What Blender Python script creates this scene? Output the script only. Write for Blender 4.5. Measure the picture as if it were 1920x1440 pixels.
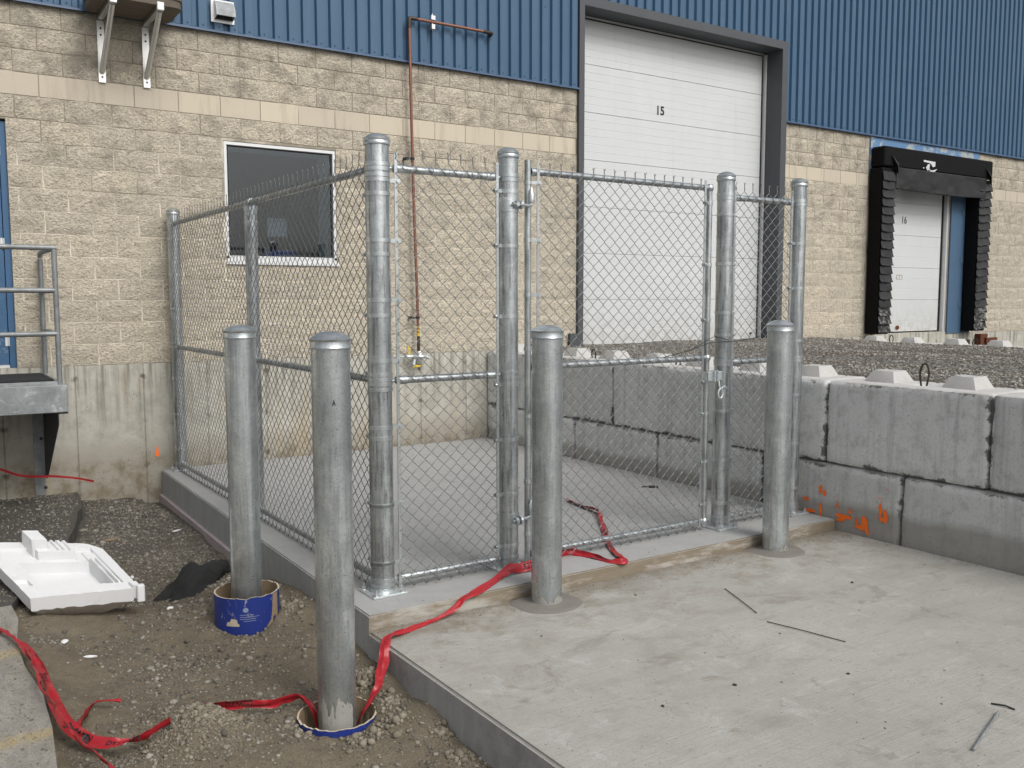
import bpy, bmesh, math, random
import numpy as np
from mathutils import Vector, Matrix

for o in list(bpy.data.objects):
    bpy.data.objects.remove(o)
S = bpy.context.scene
C = S.collection
rnd = random.Random(7)

# ------------------------------------------------------------------ camera
F, PITCH, ROLL, YAW = 1725.76, 0.0921, -0.0010, 0.5878
POS = (-1.1700, -9.4453, 0.6204)
cd = bpy.data.cameras.new('camera')
cam = bpy.data.objects.new('camera', cd)
C.objects.link(cam)
cd.sensor_width = 36.0
cd.lens = 36.0 * F / 1920.0
cd.clip_start = 0.05
cd.clip_end = 800
fw = Vector((math.sin(YAW) * math.cos(PITCH), math.cos(YAW) * math.cos(PITCH), -math.sin(PITCH)))
rt = Vector((math.cos(YAW), -math.sin(YAW), 0))
up = rt.cross(fw)
r2 = math.cos(ROLL) * rt + math.sin(ROLL) * up
u2 = -math.sin(ROLL) * rt + math.cos(ROLL) * up
M = Matrix((r2, u2, -fw)).transposed().to_4x4()
M.translation = Vector(POS)
cam.matrix_world = M
S.camera = cam

# ------------------------------------------------------------------ sky, sun, exposure
W = bpy.data.worlds.new('World')
S.world = W
W.use_nodes = True
wn, wl = W.node_tree.nodes, W.node_tree.links
wn.clear()
SUN_EL, SUN_AZ = math.radians(45), math.radians(172)      # azimuth clockwise from +Y: front right of the wall
sky = wn.new('ShaderNodeTexSky')
sky.sky_type = 'NISHITA'
sky.sun_disc = False
sky.sun_elevation = SUN_EL
sky.sun_rotation = SUN_AZ
sky.air_density = 1.0
sky.dust_density = 5.0
sky.ozone_density = 1.0
hs = wn.new('ShaderNodeHueSaturation')
hs.inputs['Saturation'].default_value = 0.28
bg = wn.new('ShaderNodeBackground')
bg.inputs['Strength'].default_value = 0.15
wo = wn.new('ShaderNodeOutputWorld')
wl.new(sky.outputs[0], hs.inputs['Color'])
wl.new(hs.outputs[0], bg.inputs['Color'])
wl.new(bg.outputs[0], wo.inputs['Surface'])
sd = bpy.data.lights.new('sun', 'SUN')
sd.energy = 1.15
sd.angle = math.radians(22)
sd.color = (1.0, 0.97, 0.93)
sun = bpy.data.objects.new('sun', sd)
C.objects.link(sun)
dirv = Vector((math.sin(SUN_AZ) * math.cos(SUN_EL), math.cos(SUN_AZ) * math.cos(SUN_EL), math.sin(SUN_EL)))
sun.rotation_euler = dirv.to_track_quat('Z', 'Y').to_euler()
S.view_settings.view_transform = 'Standard'
S.view_settings.look = 'None'
S.view_settings.gamma = 1.0
S.view_settings.use_curve_mapping = False
S.view_settings.exposure = 0.08

# ------------------------------------------------------------------ numeric noise
def _h(ix, iy, iz, seed):
    n = (ix.astype(np.int64) * 374761393 + iy.astype(np.int64) * 668265263 + iz.astype(np.int64) * 2147483647 + seed * 974711) & 0x7fffffff
    n = ((n ^ (n >> 13)) * 1274126177) & 0x7fffffff
    n = (n ^ (n >> 16)) & 0xffff
    return n / 65535.0

def vn(x, y, z=None, seed=0):
    x = np.asarray(x, float); y = np.asarray(y, float)
    z = np.zeros_like(x) if z is None else np.asarray(z, float)
    ix, iy, iz = np.floor(x), np.floor(y), np.floor(z)
    fx, fy, fz = x - ix, y - iy, z - iz
    fx, fy, fz = [t * t * (3 - 2 * t) for t in (fx, fy, fz)]
    r = 0
    for a in (0, 1):
        for b in (0, 1):
            for c in (0, 1):
                w = (fx if a else 1 - fx) * (fy if b else 1 - fy) * (fz if c else 1 - fz)
                r = r + w * _h(ix + a, iy + b, iz + c, seed)
    return r * 2 - 1

def fbm(x, y, z=None, seed=0, octv=4, gain=.5):
    a, s, t = 1.0, 0, 0
    f = 1.0
    for i in range(octv):
        s = s + a * vn(x * f, y * f, None if z is None else z * f, seed + i * 17)
        t += a; a *= gain; f *= 2.03
    return s / t

# ------------------------------------------------------------------ objects
def tag(o, label=None, cat=None, group=None, kind=None):
    if label: o['label'] = label
    if cat: o['category'] = cat
    if group: o['group'] = group
    if kind: o['kind'] = kind
    return o

def thing(name, loc, label, cat, group=None):
    o = bpy.data.objects.new(name, None)
    o.empty_display_size = .1
    C.objects.link(o)
    o.location = loc
    o['org'] = list(loc)
    return tag(o, label, cat, group)

def org(o):
    v = Vector(o.location)
    while o.parent:
        o = o.parent; v = v + Vector(o.location)
    return v

def link(name, me, mat, parent=None, loc=None):
    o = bpy.data.objects.new(name, me)
    C.objects.link(o)
    if mat is not None and len(me.materials) == 0: me.materials.append(mat)
    if parent is not None: o.parent = parent
    if loc is not None: o.location = loc
    return o

class MB:
    def __init__(s): s.v = []; s.f = []
    def add(s, vs, fs):
        b = len(s.v)
        s.v.extend([tuple(map(float, p)) for p in vs])
        s.f.extend([tuple(b + i for i in f) for f in fs])
        return s
    def box(s, x0, x1, y0, y1, z0, z1):
        return s.add([(x0,y0,z0),(x1,y0,z0),(x1,y1,z0),(x0,y1,z0),(x0,y0,z1),(x1,y0,z1),(x1,y1,z1),(x0,y1,z1)],
                     [(0,3,2,1),(4,5,6,7),(0,1,5,4),(1,2,6,5),(2,3,7,6),(3,0,4,7)])
    def cbox(s, x0, x1, y0, y1, z0, z1, c=.004):
        lo, hi = (x0,y0,z0), (x1,y1,z1)
        idx = {}; vs = []
        for sx in (0,1):
            for sy in (0,1):
                for sz in (0,1):
                    sg = (sx,sy,sz)
                    for a in range(3):
                        p = []
                        for k in range(3):
                            e = hi[k] if sg[k] else lo[k]
                            if k != a: e += (-c if sg[k] else c)
                            p.append(e)
                        idx[sg+(a,)] = len(vs); vs.append(p)
        fs = []
        for a in range(3):
            b, d = [(1,2),(2,0),(0,1)][a]
            for sgn in (0,1):
                q = []
                for (i,j) in ((0,0),(1,0),(1,1),(0,1)):
                    sg = [0,0,0]; sg[a]=sgn; sg[b]=i; sg[d]=j
                    q.append(idx[tuple(sg)+(a,)])
                fs.append(q if sgn else q[::-1])
        for a in range(3):
            b, d = [(1,2),(2,0),(0,1)][a]
            for sb in (0,1):
                for sdd in (0,1):
                    q = []
                    for sa, ax in ((0,b),(1,b),(1,d),(0,d)):
                        sg = [0,0,0]; sg[a]=sa; sg[b]=sb; sg[d]=sdd
                        q.append(idx[tuple(sg)+(ax,)])
                    fs.append(q)
        for sx in (0,1):
            for sy in (0,1):
                for sz in (0,1):
                    fs.append([idx[(sx,sy,sz,a)] for a in range(3)])
        return s.add(vs, fs)
    def tube(s, path, r, n=12, cap=True):
        P = [Vector(p) for p in path]
        R = r if isinstance(r, (list, tuple)) else [r] * len(P)
        t0 = (P[1] - P[0]).normalized()
        nrm = t0.orthogonal().normalized()
        vs, fs = [], []
        prev = t0
        for i, p in enumerate(P):
            if i == 0: t = t0
            elif i == len(P) - 1: t = (P[i] - P[i-1]).normalized()
            else: t = ((P[i+1] - P[i]).normalized() + (P[i] - P[i-1]).normalized()).normalized()
            q = prev.rotation_difference(t)
            nrm = (q @ nrm); nrm = (nrm - t * nrm.dot(t)).normalized()
            bn = t.cross(nrm)
            k = 1.0
            if 0 < i < len(P) - 1:
                cs = (P[i] - P[i-1]).normalized().dot(t)
                k = 1.0 / max(cs, .5)
            for j in range(n):
                a = 2 * math.pi * j / n
                vs.append(p + (nrm * math.cos(a) + bn * math.sin(a)) * R[i])
            prev = t
        for i in range(len(P) - 1):
            for j in range(n):
                fs.append((i*n+j, i*n+(j+1)%n, (i+1)*n+(j+1)%n, (i+1)*n+j))
        if cap:
            fs.append(tuple(range(n))[::-1])
            fs.append(tuple((len(P)-1)*n + j for j in range(n)))
        return s.add(vs, fs)
    def lathe(s, prof, c, n=32, a0=0.0):
        vs, fs = [], []
        for (r, z) in prof:
            for j in range(n):
                a = a0 + 2 * math.pi * j / n
                vs.append((c[0] + r * math.cos(a), c[1] + r * math.sin(a), c[2] + z))
        for i in range(len(prof) - 1):
            for j in range(n):
                fs.append((i*n+j, i*n+(j+1)%n, (i+1)*n+(j+1)%n, (i+1)*n+j))
        return s.add(vs, fs)
    def shaft(s, x, y, z0, z1, r, seed, n=48, rows=40, amp=.0007):
        zz = np.linspace(z0, z1, rows); vs = []
        for k, z in enumerate(zz):
            for j in range(n):
                a = 2*math.pi*j/n
                q = r + amp*float(fbm(math.cos(a)*2.2+seed, math.sin(a)*2.2, z*3.0, seed=seed, octv=2))
                vs.append((x+q*math.cos(a), y+q*math.sin(a), z))
        return s.add(vs, [(k*n+j, k*n+(j+1)%n, (k+1)*n+(j+1)%n, (k+1)*n+j) for k in range(rows-1) for j in range(n)])
    def prism(s, poly, axis, a0, a1):
        def mk(p, a):
            q = [p[0], p[1]]; q.insert(axis, a); return q
        n = len(poly)
        vs = [mk(p, a0) for p in poly] + [mk(p, a1) for p in poly]
        fs = [tuple(range(n))[::-1], tuple(range(n, 2*n))] + [(i, (i+1)%n, n+(i+1)%n, n+i) for i in range(n)]
        return s.add(vs, fs)
    def mesh(s, name, off=(0,0,0), smooth=None, recalc=True):
        me = bpy.data.meshes.new(name)
        v = np.array(s.v, float) - np.array(off, float)
        me.from_pydata(v.tolist(), [], s.f)
        if recalc:
            bm = bmesh.new(); bm.from_mesh(me)
            bmesh.ops.recalc_face_normals(bm, faces=bm.faces)
            bm.to_mesh(me); bm.free()
        if smooth is not None:
            me.polygons.foreach_set('use_smooth', [True] * len(me.polygons))
            if smooth < 3.1: me.set_sharp_from_angle(angle=smooth)
        me.update()
        return me
    def build(s, name, mat, parent=None, smooth=None, recalc=True):
        off = org(parent) if parent is not None else (0,0,0)
        return link(name, s.mesh(name, off, smooth, recalc), mat, parent)

def grid_mesh(name, X, Y, Z, smooth=True):
    nu, nv = X.shape
    v = np.stack([X, Y, Z], -1).reshape(-1, 3)
    i = np.arange((nu-1)*(nv-1)); r, c = i // (nv-1), i % (nv-1)
    a = r*nv + c
    f = np.stack([a, a+nv, a+nv+1, a+1], -1)
    me = bpy.data.meshes.new(name)
    me.vertices.add(len(v)); me.vertices.foreach_set('co', v.ravel())
    me.loops.add(f.size); me.loops.foreach_set('vertex_index', f.ravel().astype(np.int32))
    me.polygons.add(len(f)); me.polygons.foreach_set('loop_start', (np.arange(len(f))*4).astype(np.int32))
    me.update(calc_edges=True)
    if smooth: me.polygons.foreach_set('use_smooth', [True]*len(f))
    return me

def raw_mesh(name, v, f, smooth=False):
    v = np.asarray(v, float); f = np.asarray(f, np.int32); k = f.shape[1]
    me = bpy.data.meshes.new(name)
    me.vertices.add(len(v)); me.vertices.foreach_set('co', v.ravel())
    me.loops.add(f.size); me.loops.foreach_set('vertex_index', f.ravel())
    me.polygons.add(len(f)); me.polygons.foreach_set('loop_start', (np.arange(len(f))*k).astype(np.int32))
    me.update(calc_edges=True)
    if smooth: me.polygons.foreach_set('use_smooth', [True]*len(f))
    return me

# ------------------------------------------------------------------ materials
class G:
    def __init__(s, name):
        s.m = bpy.data.materials.new(name); s.m.use_nodes = True
        s.t = s.m.node_tree; s.n = s.t.nodes; s.l = s.t.links
        s.b = s.n['Principled BSDF']; s.out = s.n['Material Output']
    def put(s, sock, v):
        if isinstance(v, bpy.types.NodeSocket): s.l.new(v, sock)
        elif isinstance(v, (tuple, list)) and len(v) == 3 and sock.type == 'RGBA': sock.default_value = (*v, 1)
        else: sock.default_value = v
    def pos(s, sc=(1,1,1), off=(0,0,0), obj=False, rot=(0,0,0)):
        if obj: o = s.n.new('ShaderNodeTexCoord').outputs['Object']
        else: o = s.n.new('ShaderNodeNewGeometry').outputs['Position']
        mp = s.n.new('ShaderNodeMapping'); s.l.new(o, mp.inputs['Vector'])
        mp.inputs['Scale'].default_value = sc; mp.inputs['Location'].default_value = off
        mp.inputs['Rotation'].default_value = rot
        return mp.outputs[0]
    def noise(s, vec, scale, detail=4, rough=.55, dist=0.0):
        n = s.n.new('ShaderNodeTexNoise'); s.l.new(vec, n.inputs['Vector'])
        n.inputs['Scale'].default_value = scale; n.inputs['Detail'].default_value = detail
        n.inputs['Roughness'].default_value = rough; n.inputs['Distortion'].default_value = dist
        return n.outputs['Fac']
    def vor(s, vec, scale, feature='F1', out='Distance', rnd=1.0):
        n = s.n.new('ShaderNodeTexVoronoi'); n.feature = feature; s.l.new(vec, n.inputs['Vector'])
        n.inputs['Scale'].default_value = scale; n.inputs['Randomness'].default_value = rnd
        return n.outputs[out]
    def ramp(s, fac, stops, interp='LINEAR'):
        r = s.n.new('ShaderNodeValToRGB'); r.color_ramp.interpolation = interp
        e = r.color_ramp.elements
        while len(e) > 1: e.remove(e[-1])
        for i, (p, c) in enumerate(stops):
            c = (c, c, c) if isinstance(c, (int, float)) else c
            el = e[0] if i == 0 else e.new(p)
            el.position = p; el.color = (*c, 1)
        s.put(r.inputs['Fac'], fac)
        return r.outputs['Color']
    def mix(s, fac, a, b, blend='MIX'):
        m = s.n.new('ShaderNodeMix'); m.data_type = 'RGBA'; m.blend_type = blend
        s.put(m.inputs[0], fac); s.put(m.inputs[6], a); s.put(m.inputs[7], b)
        return m.outputs[2]
    def math(s, op, a, b=0.0, c=None, clamp=False):
        m = s.n.new('ShaderNodeMath'); m.operation = op; m.use_clamp = clamp
        s.put(m.inputs[0], a); s.put(m.inputs[1], b)
        if c is not None: s.put(m.inputs[2], c)
        return m.outputs[0]
    def sep(s, vec):
        n = s.n.new('ShaderNodeSeparateXYZ'); s.l.new(vec, n.inputs[0]); return n.outputs
    def island(s): return s.n.new('ShaderNodeNewGeometry').outputs['Random Per Island']
    def orand(s): return s.n.new('ShaderNodeObjectInfo').outputs['Random']
    def bump(s, h, strength=.5, dist=.01, normal=None):
        b = s.n.new('ShaderNodeBump'); b.inputs['Strength'].default_value = strength; b.inputs['Distance'].default_value = dist
        s.put(b.inputs['Height'], h)
        if normal is not None: s.l.new(normal, b.inputs['Normal'])
        return b.outputs[0]
    def fin(s, base, rough=.8, metal=0.0, normal=None, spec=None, **kw):
        s.put(s.b.inputs['Base Color'], base); s.put(s.b.inputs['Roughness'], rough); s.put(s.b.inputs['Metallic'], metal)
        if normal is not None: s.l.new(normal, s.b.inputs['Normal'])
        if spec is not None: s.b.inputs['Specular IOR Level'].default_value = spec
        for k, v in kw.items(): s.put(s.b.inputs[k], v)
        return s.m

def plain(name, col, rough=.6, metal=0.0, var=.12, scale=18, bumpy=.0):
    g = G(name); p = g.pos()
    n = g.noise(p, scale, 5, .6)
    c = g.mix(n, tuple(x*(1-var) for x in col), tuple(min(1, x*(1+var)) for x in col))
    nb = g.bump(g.noise(p, scale*6, 3), bumpy, .003) if bumpy else None
    return g.fin(c, rough, metal, nb)

def m_cmu(name, base, split=True):
    g = G(name); p = g.pos()
    big = g.noise(p, 1.1, 3, .55)
    blot = g.noise(p, 4.5, 5, .62, .4)
    fine = g.noise(g.pos((1, 1, 1.7), rot=(0, .5, 0)), 42, 5, .68)
    grit = g.noise(p, 160, 2, .5)
    z = g.sep(p)[2]
    hi = g.ramp(g.math('DIVIDE', z, 3.3), [(.1, .0), (.45, .45), (1.0, 1.0)])
    col = g.mix(big, tuple(c*.93 for c in base), tuple(c*1.07 for c in base))
    rv = g.orand()
    col = g.mix(1.0, col, g.ramp(rv, [(0, (.93,.93,.94)), (1, (1.06,1.05,1.03))]), 'MULTIPLY')
    if split:
        st = g.ramp(blot, [(.47, 0.0), (.66, 1.0)])
        st = g.math('MULTIPLY', g.math('MULTIPLY', st, hi), .95)
        col = g.mix(st, col, tuple(c*.42 for c in base))
        col = g.mix(g.ramp(fine, [(.36, .72), (.56, 0.0)]), col, tuple(c*.45 for c in base))  # dark grain, with the rock face's micro-shadows put into the colour
        col = g.mix(g.ramp(grit, [(.55, 0.0), (.75, .25)]), col, (.78,.72,.6))
        h = g.math('ADD', g.math('MULTIPLY', fine, 1.0), g.math('MULTIPLY', g.noise(p, 17, 4, .62, .5), 1.3))
        h = g.math('ADD', h, g.math('MULTIPLY', grit, .18))
        nb = g.bump(h, 1.0, .026)
    else:
        sk = g.noise(g.pos((1, 1, .12)), 9, 4, .6)
        st = g.math('MULTIPLY', g.ramp(sk, [(.52, 0.0), (.75, 1.0)]), .55)
        col = g.mix(st, col, tuple(c*.55 for c in base))
        col = g.mix(g.ramp(grit, [(.4, .22), (.65, 0.0)]), col, tuple(c*.6 for c in base))
        nb = g.bump(grit, .35, .004)
    return g.fin(col, .92, 0, nb, spec=.2)

def m_galv(name, tone=1.0, rough=.42, streak=.72, dark=.5):
    g = G(name); p = g.pos()
    a = g.noise(p, 7, 6, .68, .8)
    v = g.noise(g.pos((1, 1, .09)), 55, 5, .6)
    b = g.noise(p, 3.1, 4, .6)
    sp = g.vor(p, 70, out='Color')
    c = g.ramp(a, [(.25, (.34*tone,.375*tone,.39*tone)), (.5, (.53*tone,.57*tone,.58*tone)), (.75, (.76*tone,.80*tone,.81*tone))])
    c = g.mix(g.ramp(b, [(.42, 0.0), (.68, dark)]), c, (.22*tone,.235*tone,.245*tone))
    if streak: c = g.mix(g.math('MULTIPLY', g.ramp(v, [(.50, 0.0), (.64, 1.0)]), streak), c, (.15*tone,.16*tone,.165*tone))
    c = g.mix(g.ramp(g.noise(p, 5, 6, .7, 1.2), [(.60, 0.0), (.68, .55)]), c, (.60,.62,.61))
    spg = g.vor(p, 120, out='Color')
    c = g.mix(.10, c, g.ramp(g.sep(spg)[0], [(0, (.25*tone,.26*tone,.27*tone)), (1, (.85*tone,.87*tone,.88*tone))]))
    scr = g.noise(g.pos((1, 1, 14), rot=(.3, .2, .4)), 6, 4, .7, 1.5)
    c = g.mix(g.ramp(scr, [(.64, 0), (.67, .4), (.70, 0)]), c, (.14,.14,.14))
    spk = g.noise(p, 130, 3, .6)
    c = g.mix(g.ramp(spk, [(.63, 0.0), (.69, .8)]), c, (.08,.08,.08))
    r = g.ramp(a, [(.3, rough + .12), (.7, rough - .06)])
    nb = g.bump(g.math('ADD', g.noise(p, 30, 4), g.math('MULTIPLY', v, .4)), .16, .004)
    return g.fin(c, r, .86, nb)

def m_concrete(name, base, var=.15, streakz=0.0, holes=.5, rough=.9, bstr=.25, brown=0.0):
    g = G(name); p = g.pos()
    a = g.noise(p, 1.3, 6, .62)
    b = g.noise(p, 7, 6, .68)
    f = g.noise(p, 90, 4, .6)
    c = g.mix(a, tuple(x*(1-var) for x in base), tuple(x*(1+var) for x in base))
    c = g.mix(g.ramp(b, [(.35, .35), (.6, 0.0)]), c, tuple(x*.7 for x in base))
    c = g.mix(g.ramp(f, [(.3, .3), (.6, 0.0)]), c, tuple(x*.72 for x in base))
    if brown: c = g.mix(g.ramp(g.noise(p, 2.3, 6, .7), [(.5, 0.0), (.75, brown)]), c, (.25,.19,.12))
    if streakz:
        sk = g.noise(g.pos((1, 1, .07)), 16, 4, .6)
        c = g.mix(g.ramp(sk, [(.5, 0.0), (.75, streakz)]), c, tuple(x*.55 for x in base))
        c = g.mix(g.ramp(sk, [(.25, streakz), (.42, 0.0)]), c, tuple(min(.8, x*1.35) for x in base))
    hl = g.vor(p, 38)
    hm = g.math('MULTIPLY', g.ramp(hl, [(.07, 1.0), (.13, 0.0)]), g.ramp(g.noise(p, 6, 3), [(.5, 0.0), (.62, holes)]))
    c = g.mix(hm, c, tuple(x*.28 for x in base))
    h = g.math('SUBTRACT', g.math('ADD', g.math('MULTIPLY', f, .5), b), g.math('MULTIPLY', hm, 1.5))
    return g.fin(c, rough, 0, g.bump(h, bstr, .006), spec=.3)
M_CMU = m_cmu('split_face_block', (.635, .575, .465))
M_BAND = m_cmu('smooth_block', (.54, .485, .39), False)
def _mortar():
    g = G('mortar'); p = g.pos(); z = g.sep(p)[2]
    n = g.noise(p, 1.6, 4, .6)
    t = g.math('ADD', g.math('DIVIDE', z, 3.3), g.math('MULTIPLY', g.math('SUBTRACT', n, .5), 1.5))
    c = g.mix(g.ramp(t, [(.50, 0.0), (.72, 1.0)]), (.66, .61, .51), (.27, .24, .19))
    return g.fin(c, .95, 0, g.bump(g.noise(p, 60, 3), .3, .003), spec=.2)
M_MORTAR = _mortar()
M_GALV = m_galv('galvanized_pipe', .96, .32, dark=.55)
M_GALVB = m_galv('galvanized_bollard', 1.04, .31, streak=.35, dark=.6)
M_GALVS = m_galv('galvanized_fittings', 1.0, .30, streak=False, dark=.2)
M_WIRE = plain('galvanized_wire', (.24, .245, .245), .42, .8, .2, 30)
M_PLATE = m_galv('base_plate_zinc', 1.2, .5, streak=False, dark=.1)
M_BOLT = plain('bolt_zinc', (.6, .6, .6), .3, .9)

def _siding():
    g = G('blue_siding'); p = g.pos()
    n = g.noise(g.pos((1, 1, .15)), 6, 5, .6)
    k = g.noise(p, 1.7, 4, .6)
    c = g.mix(n, (.036, .087, .155), (.056, .121, .205))
    c = g.mix(g.ramp(k, [(.5, 0), (.75, .3)]), c, (.078, .138, .21))
    z = g.sep(p)[2]
    d = g.noise(p, 40, 4, .7)
    c = g.mix(g.ramp(d, [(.62, 0), (.75, .35)]), c, (.03, .055, .09))
    return g.fin(c, .48, 0, g.bump(n, .08, .004), spec=.4)
M_SIDE = _siding()
M_SIDE2 = plain('blue_flashing', (.03, .07, .14), .5, 0, .2, 9)
M_BLUE = plain('blue_door_paint', (.035, .10, .20), .5, 0, .25, 5, .05)

def _worn_blue():
    g = G('worn_blue_plate'); p = g.pos()
    n = g.noise(p, 3.0, 6, .72, .8)
    c = g.mix(g.ramp(n, [(.5, 0), (.56, 1)]), (.10, .21, .38), (.36, .38, .36))
    z = g.sep(p)[2]
    lowm = g.ramp(g.math('DIVIDE', z, 3.3), [(.80, 0.0), (.86, 1.0)])
    c = g.mix(lowm, g.mix(n, (.048, .098, .17), (.068, .128, .21)), c)
    return g.fin(c, .6, 0)
M_WORN = _worn_blue()

def _scuffed_blue():
    g = G('scuffed_blue_door'); p = g.pos()
    n = g.noise(p, 16, 6, .75, .5)
    z = g.sep(p)[2]
    zz = g.ramp(z, [(.05, .9), (.55, .35), (1.3, .1)])
    msk = g.math('MULTIPLY', g.ramp(n, [(.52, 0), (.64, .8)]), zz)
    c = g.mix(msk, g.mix(g.noise(p, 4), (.028, .085, .175), (.04, .11, .21)), (.24, .30, .35))
    return g.fin(c, .5, 0)
M_LEAF = _scuffed_blue()
M_TRIM = plain('charcoal_trim', (.060, .066, .074), .55, 0, .15, 7)
def _white(name, col):
    g = G(name); p = g.pos(); z = g.sep(p)[2]
    n = g.noise(g.pos((1, 1, .4)), 3, 5, .65)
    c = g.mix(n, tuple(x*.93 for x in col), tuple(x*1.05 for x in col))
    low = g.ramp(z, [(.05, .75), (.45, .2), (1.0, .0)])
    c = g.mix(g.math('MULTIPLY', low, g.ramp(g.noise(p, 9, 6, .7), [(.4, .1), (.65, 1)])), c, (.36, .34, .30))
    sk = g.noise(g.pos((1, 1, .05)), 12, 3, .6)
    c = g.mix(g.ramp(sk, [(.58, 0), (.75, .22)]), c, tuple(x*.72 for x in col))
    return g.fin(c, .5, 0, g.bump(g.noise(p, 4, 2), .06, .02))
M_WHITE = _white('white_door_panel', (.565, .585, .59))
M_WHITE2 = _white('white_dock_door', (.55, .57, .57))
M_ALU = plain('aluminium_frame', (.62, .63, .63), .45, .35, .1, 12)
M_INK = plain('black_ink', (.012, .012, .014), .6)
M_BLACKFAB = plain('black_vinyl', (.0055, .0056, .006), .6, 0, .5, 11, .25)
M_BLACKFAB.node_tree.nodes['Principled BSDF'].inputs['Specular IOR Level'].default_value = .12
M_PLEAT = plain('worn_black_pleat', (.0085, .0088, .0095), .62, 0, .5, 16, .3)

def _pleat_worn():
    g = G('abraded_pleat'); p = g.pos()
    n = g.noise(p, 14, 5, .7, 1.0)
    c = g.mix(g.ramp(n, [(.52, 0), (.6, 1)]), (.012, .012, .013), (.20, .20, .19))
    return g.fin(c, .8, 0)
M_PLEATW = _pleat_worn()

def _copper():
    g = G('copper_pipe'); p = g.pos()
    n = g.noise(g.pos((1, 1, .4)), 18, 5, .65)
    c = g.mix(n, (.17, .075, .05), (.31, .15, .11))
    return g.fin(c, .45, .55)
M_COPPER = _copper()
M_DARKCU = plain('tarnished_fitting', (.06, .045, .035), .5, .5, .4, 30)
M_YELLOW = plain('yellow_tag', (.60, .42, .03), .6)
M_STEELG = m_galv('grey_painted_steel', .5, .5, False, .4)
M_STEELG.node_tree.nodes['Principled BSDF'].inputs['Metallic'].default_value = .35
M_RAILG = m_galv('weathered_railing', .42, .5, False, .35)
M_RAILG.node_tree.nodes['Principled BSDF'].inputs['Metallic'].default_value = .4
M_DARKST = plain('dark_steel', (.03, .032, .035), .55, .2, .3, 9)
M_MAT = plain('black_rubber', (.016, .016, .018), .8, 0, .4, 60, .4)

def _wood():
    g = G('weathered_wood'); p = g.pos()
    n = g.noise(g.pos((6, 40, 30)), 1.2, 5, .6)
    k = g.noise(p, 9, 3)
    c = g.mix(n, (.055, .045, .035), (.17, .14, .105))
    c = g.mix(g.ramp(g.vor(p, 14), [(.05, .9), (.09, 0)]), c, (.02, .017, .014))
    return g.fin(c, .85, 0, g.bump(n, .4, .004))
M_WOOD = _wood()
M_STAINLESS = plain('bright_bracket', (.66, .66, .64), .33, .85, .12, 14)

M_PAD = m_concrete('pad_concrete', (.35, .352, .345), .08, 0, .2, .88, .15)
M_CURB = m_concrete('curb_concrete', (.36, .365, .355), .15, .35, .4, .9, .25)

def _slab():
    g = G('broomed_slab'); p = g.pos()
    a = g.noise(p, .9, 6, .62)
    b = g.noise(p, 4.2, 6, .7, .5)
    br = g.noise(g.pos((1.2, 46, 1), rot=(0, 0, .05)), 2.4, 4, .62)
    f = g.noise(p, 120, 3, .6)
    c = g.mix(a, (.275, .266, .238), (.44, .432, .395))
    c = g.mix(g.ramp(br, [(.3, .38), (.58, 0)]), c, (.27, .27, .265))
    c = g.mix(g.ramp(b, [(.52, 0), (.72, .5)]), c, (.24, .225, .19))
    c = g.mix(g.ramp(b, [(.25, .5), (.42, 0)]), c, (.53, .54, .54))
    c = g.mix(g.ramp(f, [(.28, .4), (.5, 0)]), c, (.2, .2, .19))
    # dust and mud tracked in near the kerb and the near corner
    y = g.sep(p)[1]
    kerb = g.ramp(g.math('ADD', y, 6.2), [(.15, 0.0), (1.12, 1.0)])
    mud = g.math('MULTIPLY', g.ramp(g.noise(p, 5.5, 6, .72), [(.48, 0), (.68, .9)]), kerb)
    c = g.mix(mud, c, (.20, .17, .125))
    foot = g.ramp(g.math('ADD', g.math('ADD', y, 5.40), g.math('MULTIPLY', g.math('SUBTRACT', g.noise(p, 9, 5, .7), .5), .35)), [(.12, 0.0), (.34, .85)])
    c = g.mix(foot, c, g.mix(b, (.13, .112, .085), (.24, .21, .165)))
    damp = g.noise(g.pos((1, 1.9, 1), off=(5.2, .4, 0), rot=(0, 0, .5)), 1.15, 6, .72, .9)
    c = g.mix(g.ramp(damp, [(.54, 0), (.68, .42)]), c, (.20, .185, .15))
    smud = g.noise(g.pos((1, 1, 1), off=(1.2, 7.4, 0)), 3.4, 6, .75, 1.0)
    c = g.mix(g.ramp(smud, [(.58, 0), (.68, .6)]), c, (.19, .17, .135))
    c = g.mix(g.ramp(g.noise(p, 33, 5, .75), [(.60, 0), (.70, .5)]), c, (.2, .185, .16))
    c = g.mix(g.ramp(damp, [(.30, .35), (.42, 0)]), c, (.50, .495, .47))
    sp = g.vor(p, 26)
    c = g.mix(g.math('MULTIPLY', g.ramp(sp, [(.06, 1), (.12, 0)]), g.ramp(g.noise(p, 3.5, 3), [(.45, 0), (.58, .85)])), c, (.07, .065, .055))
    st = g.noise(g.pos((.7, 1.6, 1), off=(3.1, 1.7, 0)), 2.1, 5, .7, .6)
    c = g.mix(g.ramp(st, [(.62, 0), (.70, .45)]), c, (.18, .165, .145))
    h = g.math('ADD', g.math('MULTIPLY', br, 1.2), g.math('MULTIPLY', f, .5))
    return g.fin(c, .9, 0, g.bump(h, .35, .006), spec=.3)
M_SLAB = _slab()

def _slab_side():
    g = G('slab_edge'); p = g.pos()
    n = g.noise(g.pos((1, 1, .2)), 8, 5, .65)
    c = g.mix(n, (.22, .22, .215), (.42, .42, .41))
    c = g.mix(g.ramp(g.noise(p, 3, 5, .7), [(.5, 0), (.7, .6)]), c, (.16, .155, .15))
    c = g.mix(g.ramp(g.vor(p, 45), [(.08, .8), (.14, 0)]), c, (.07, .07, .07))
    return g.fin(c, .9, 0, g.bump(n, .3, .005), spec=.3)
M_SLABSIDE = _slab_side()

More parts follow.
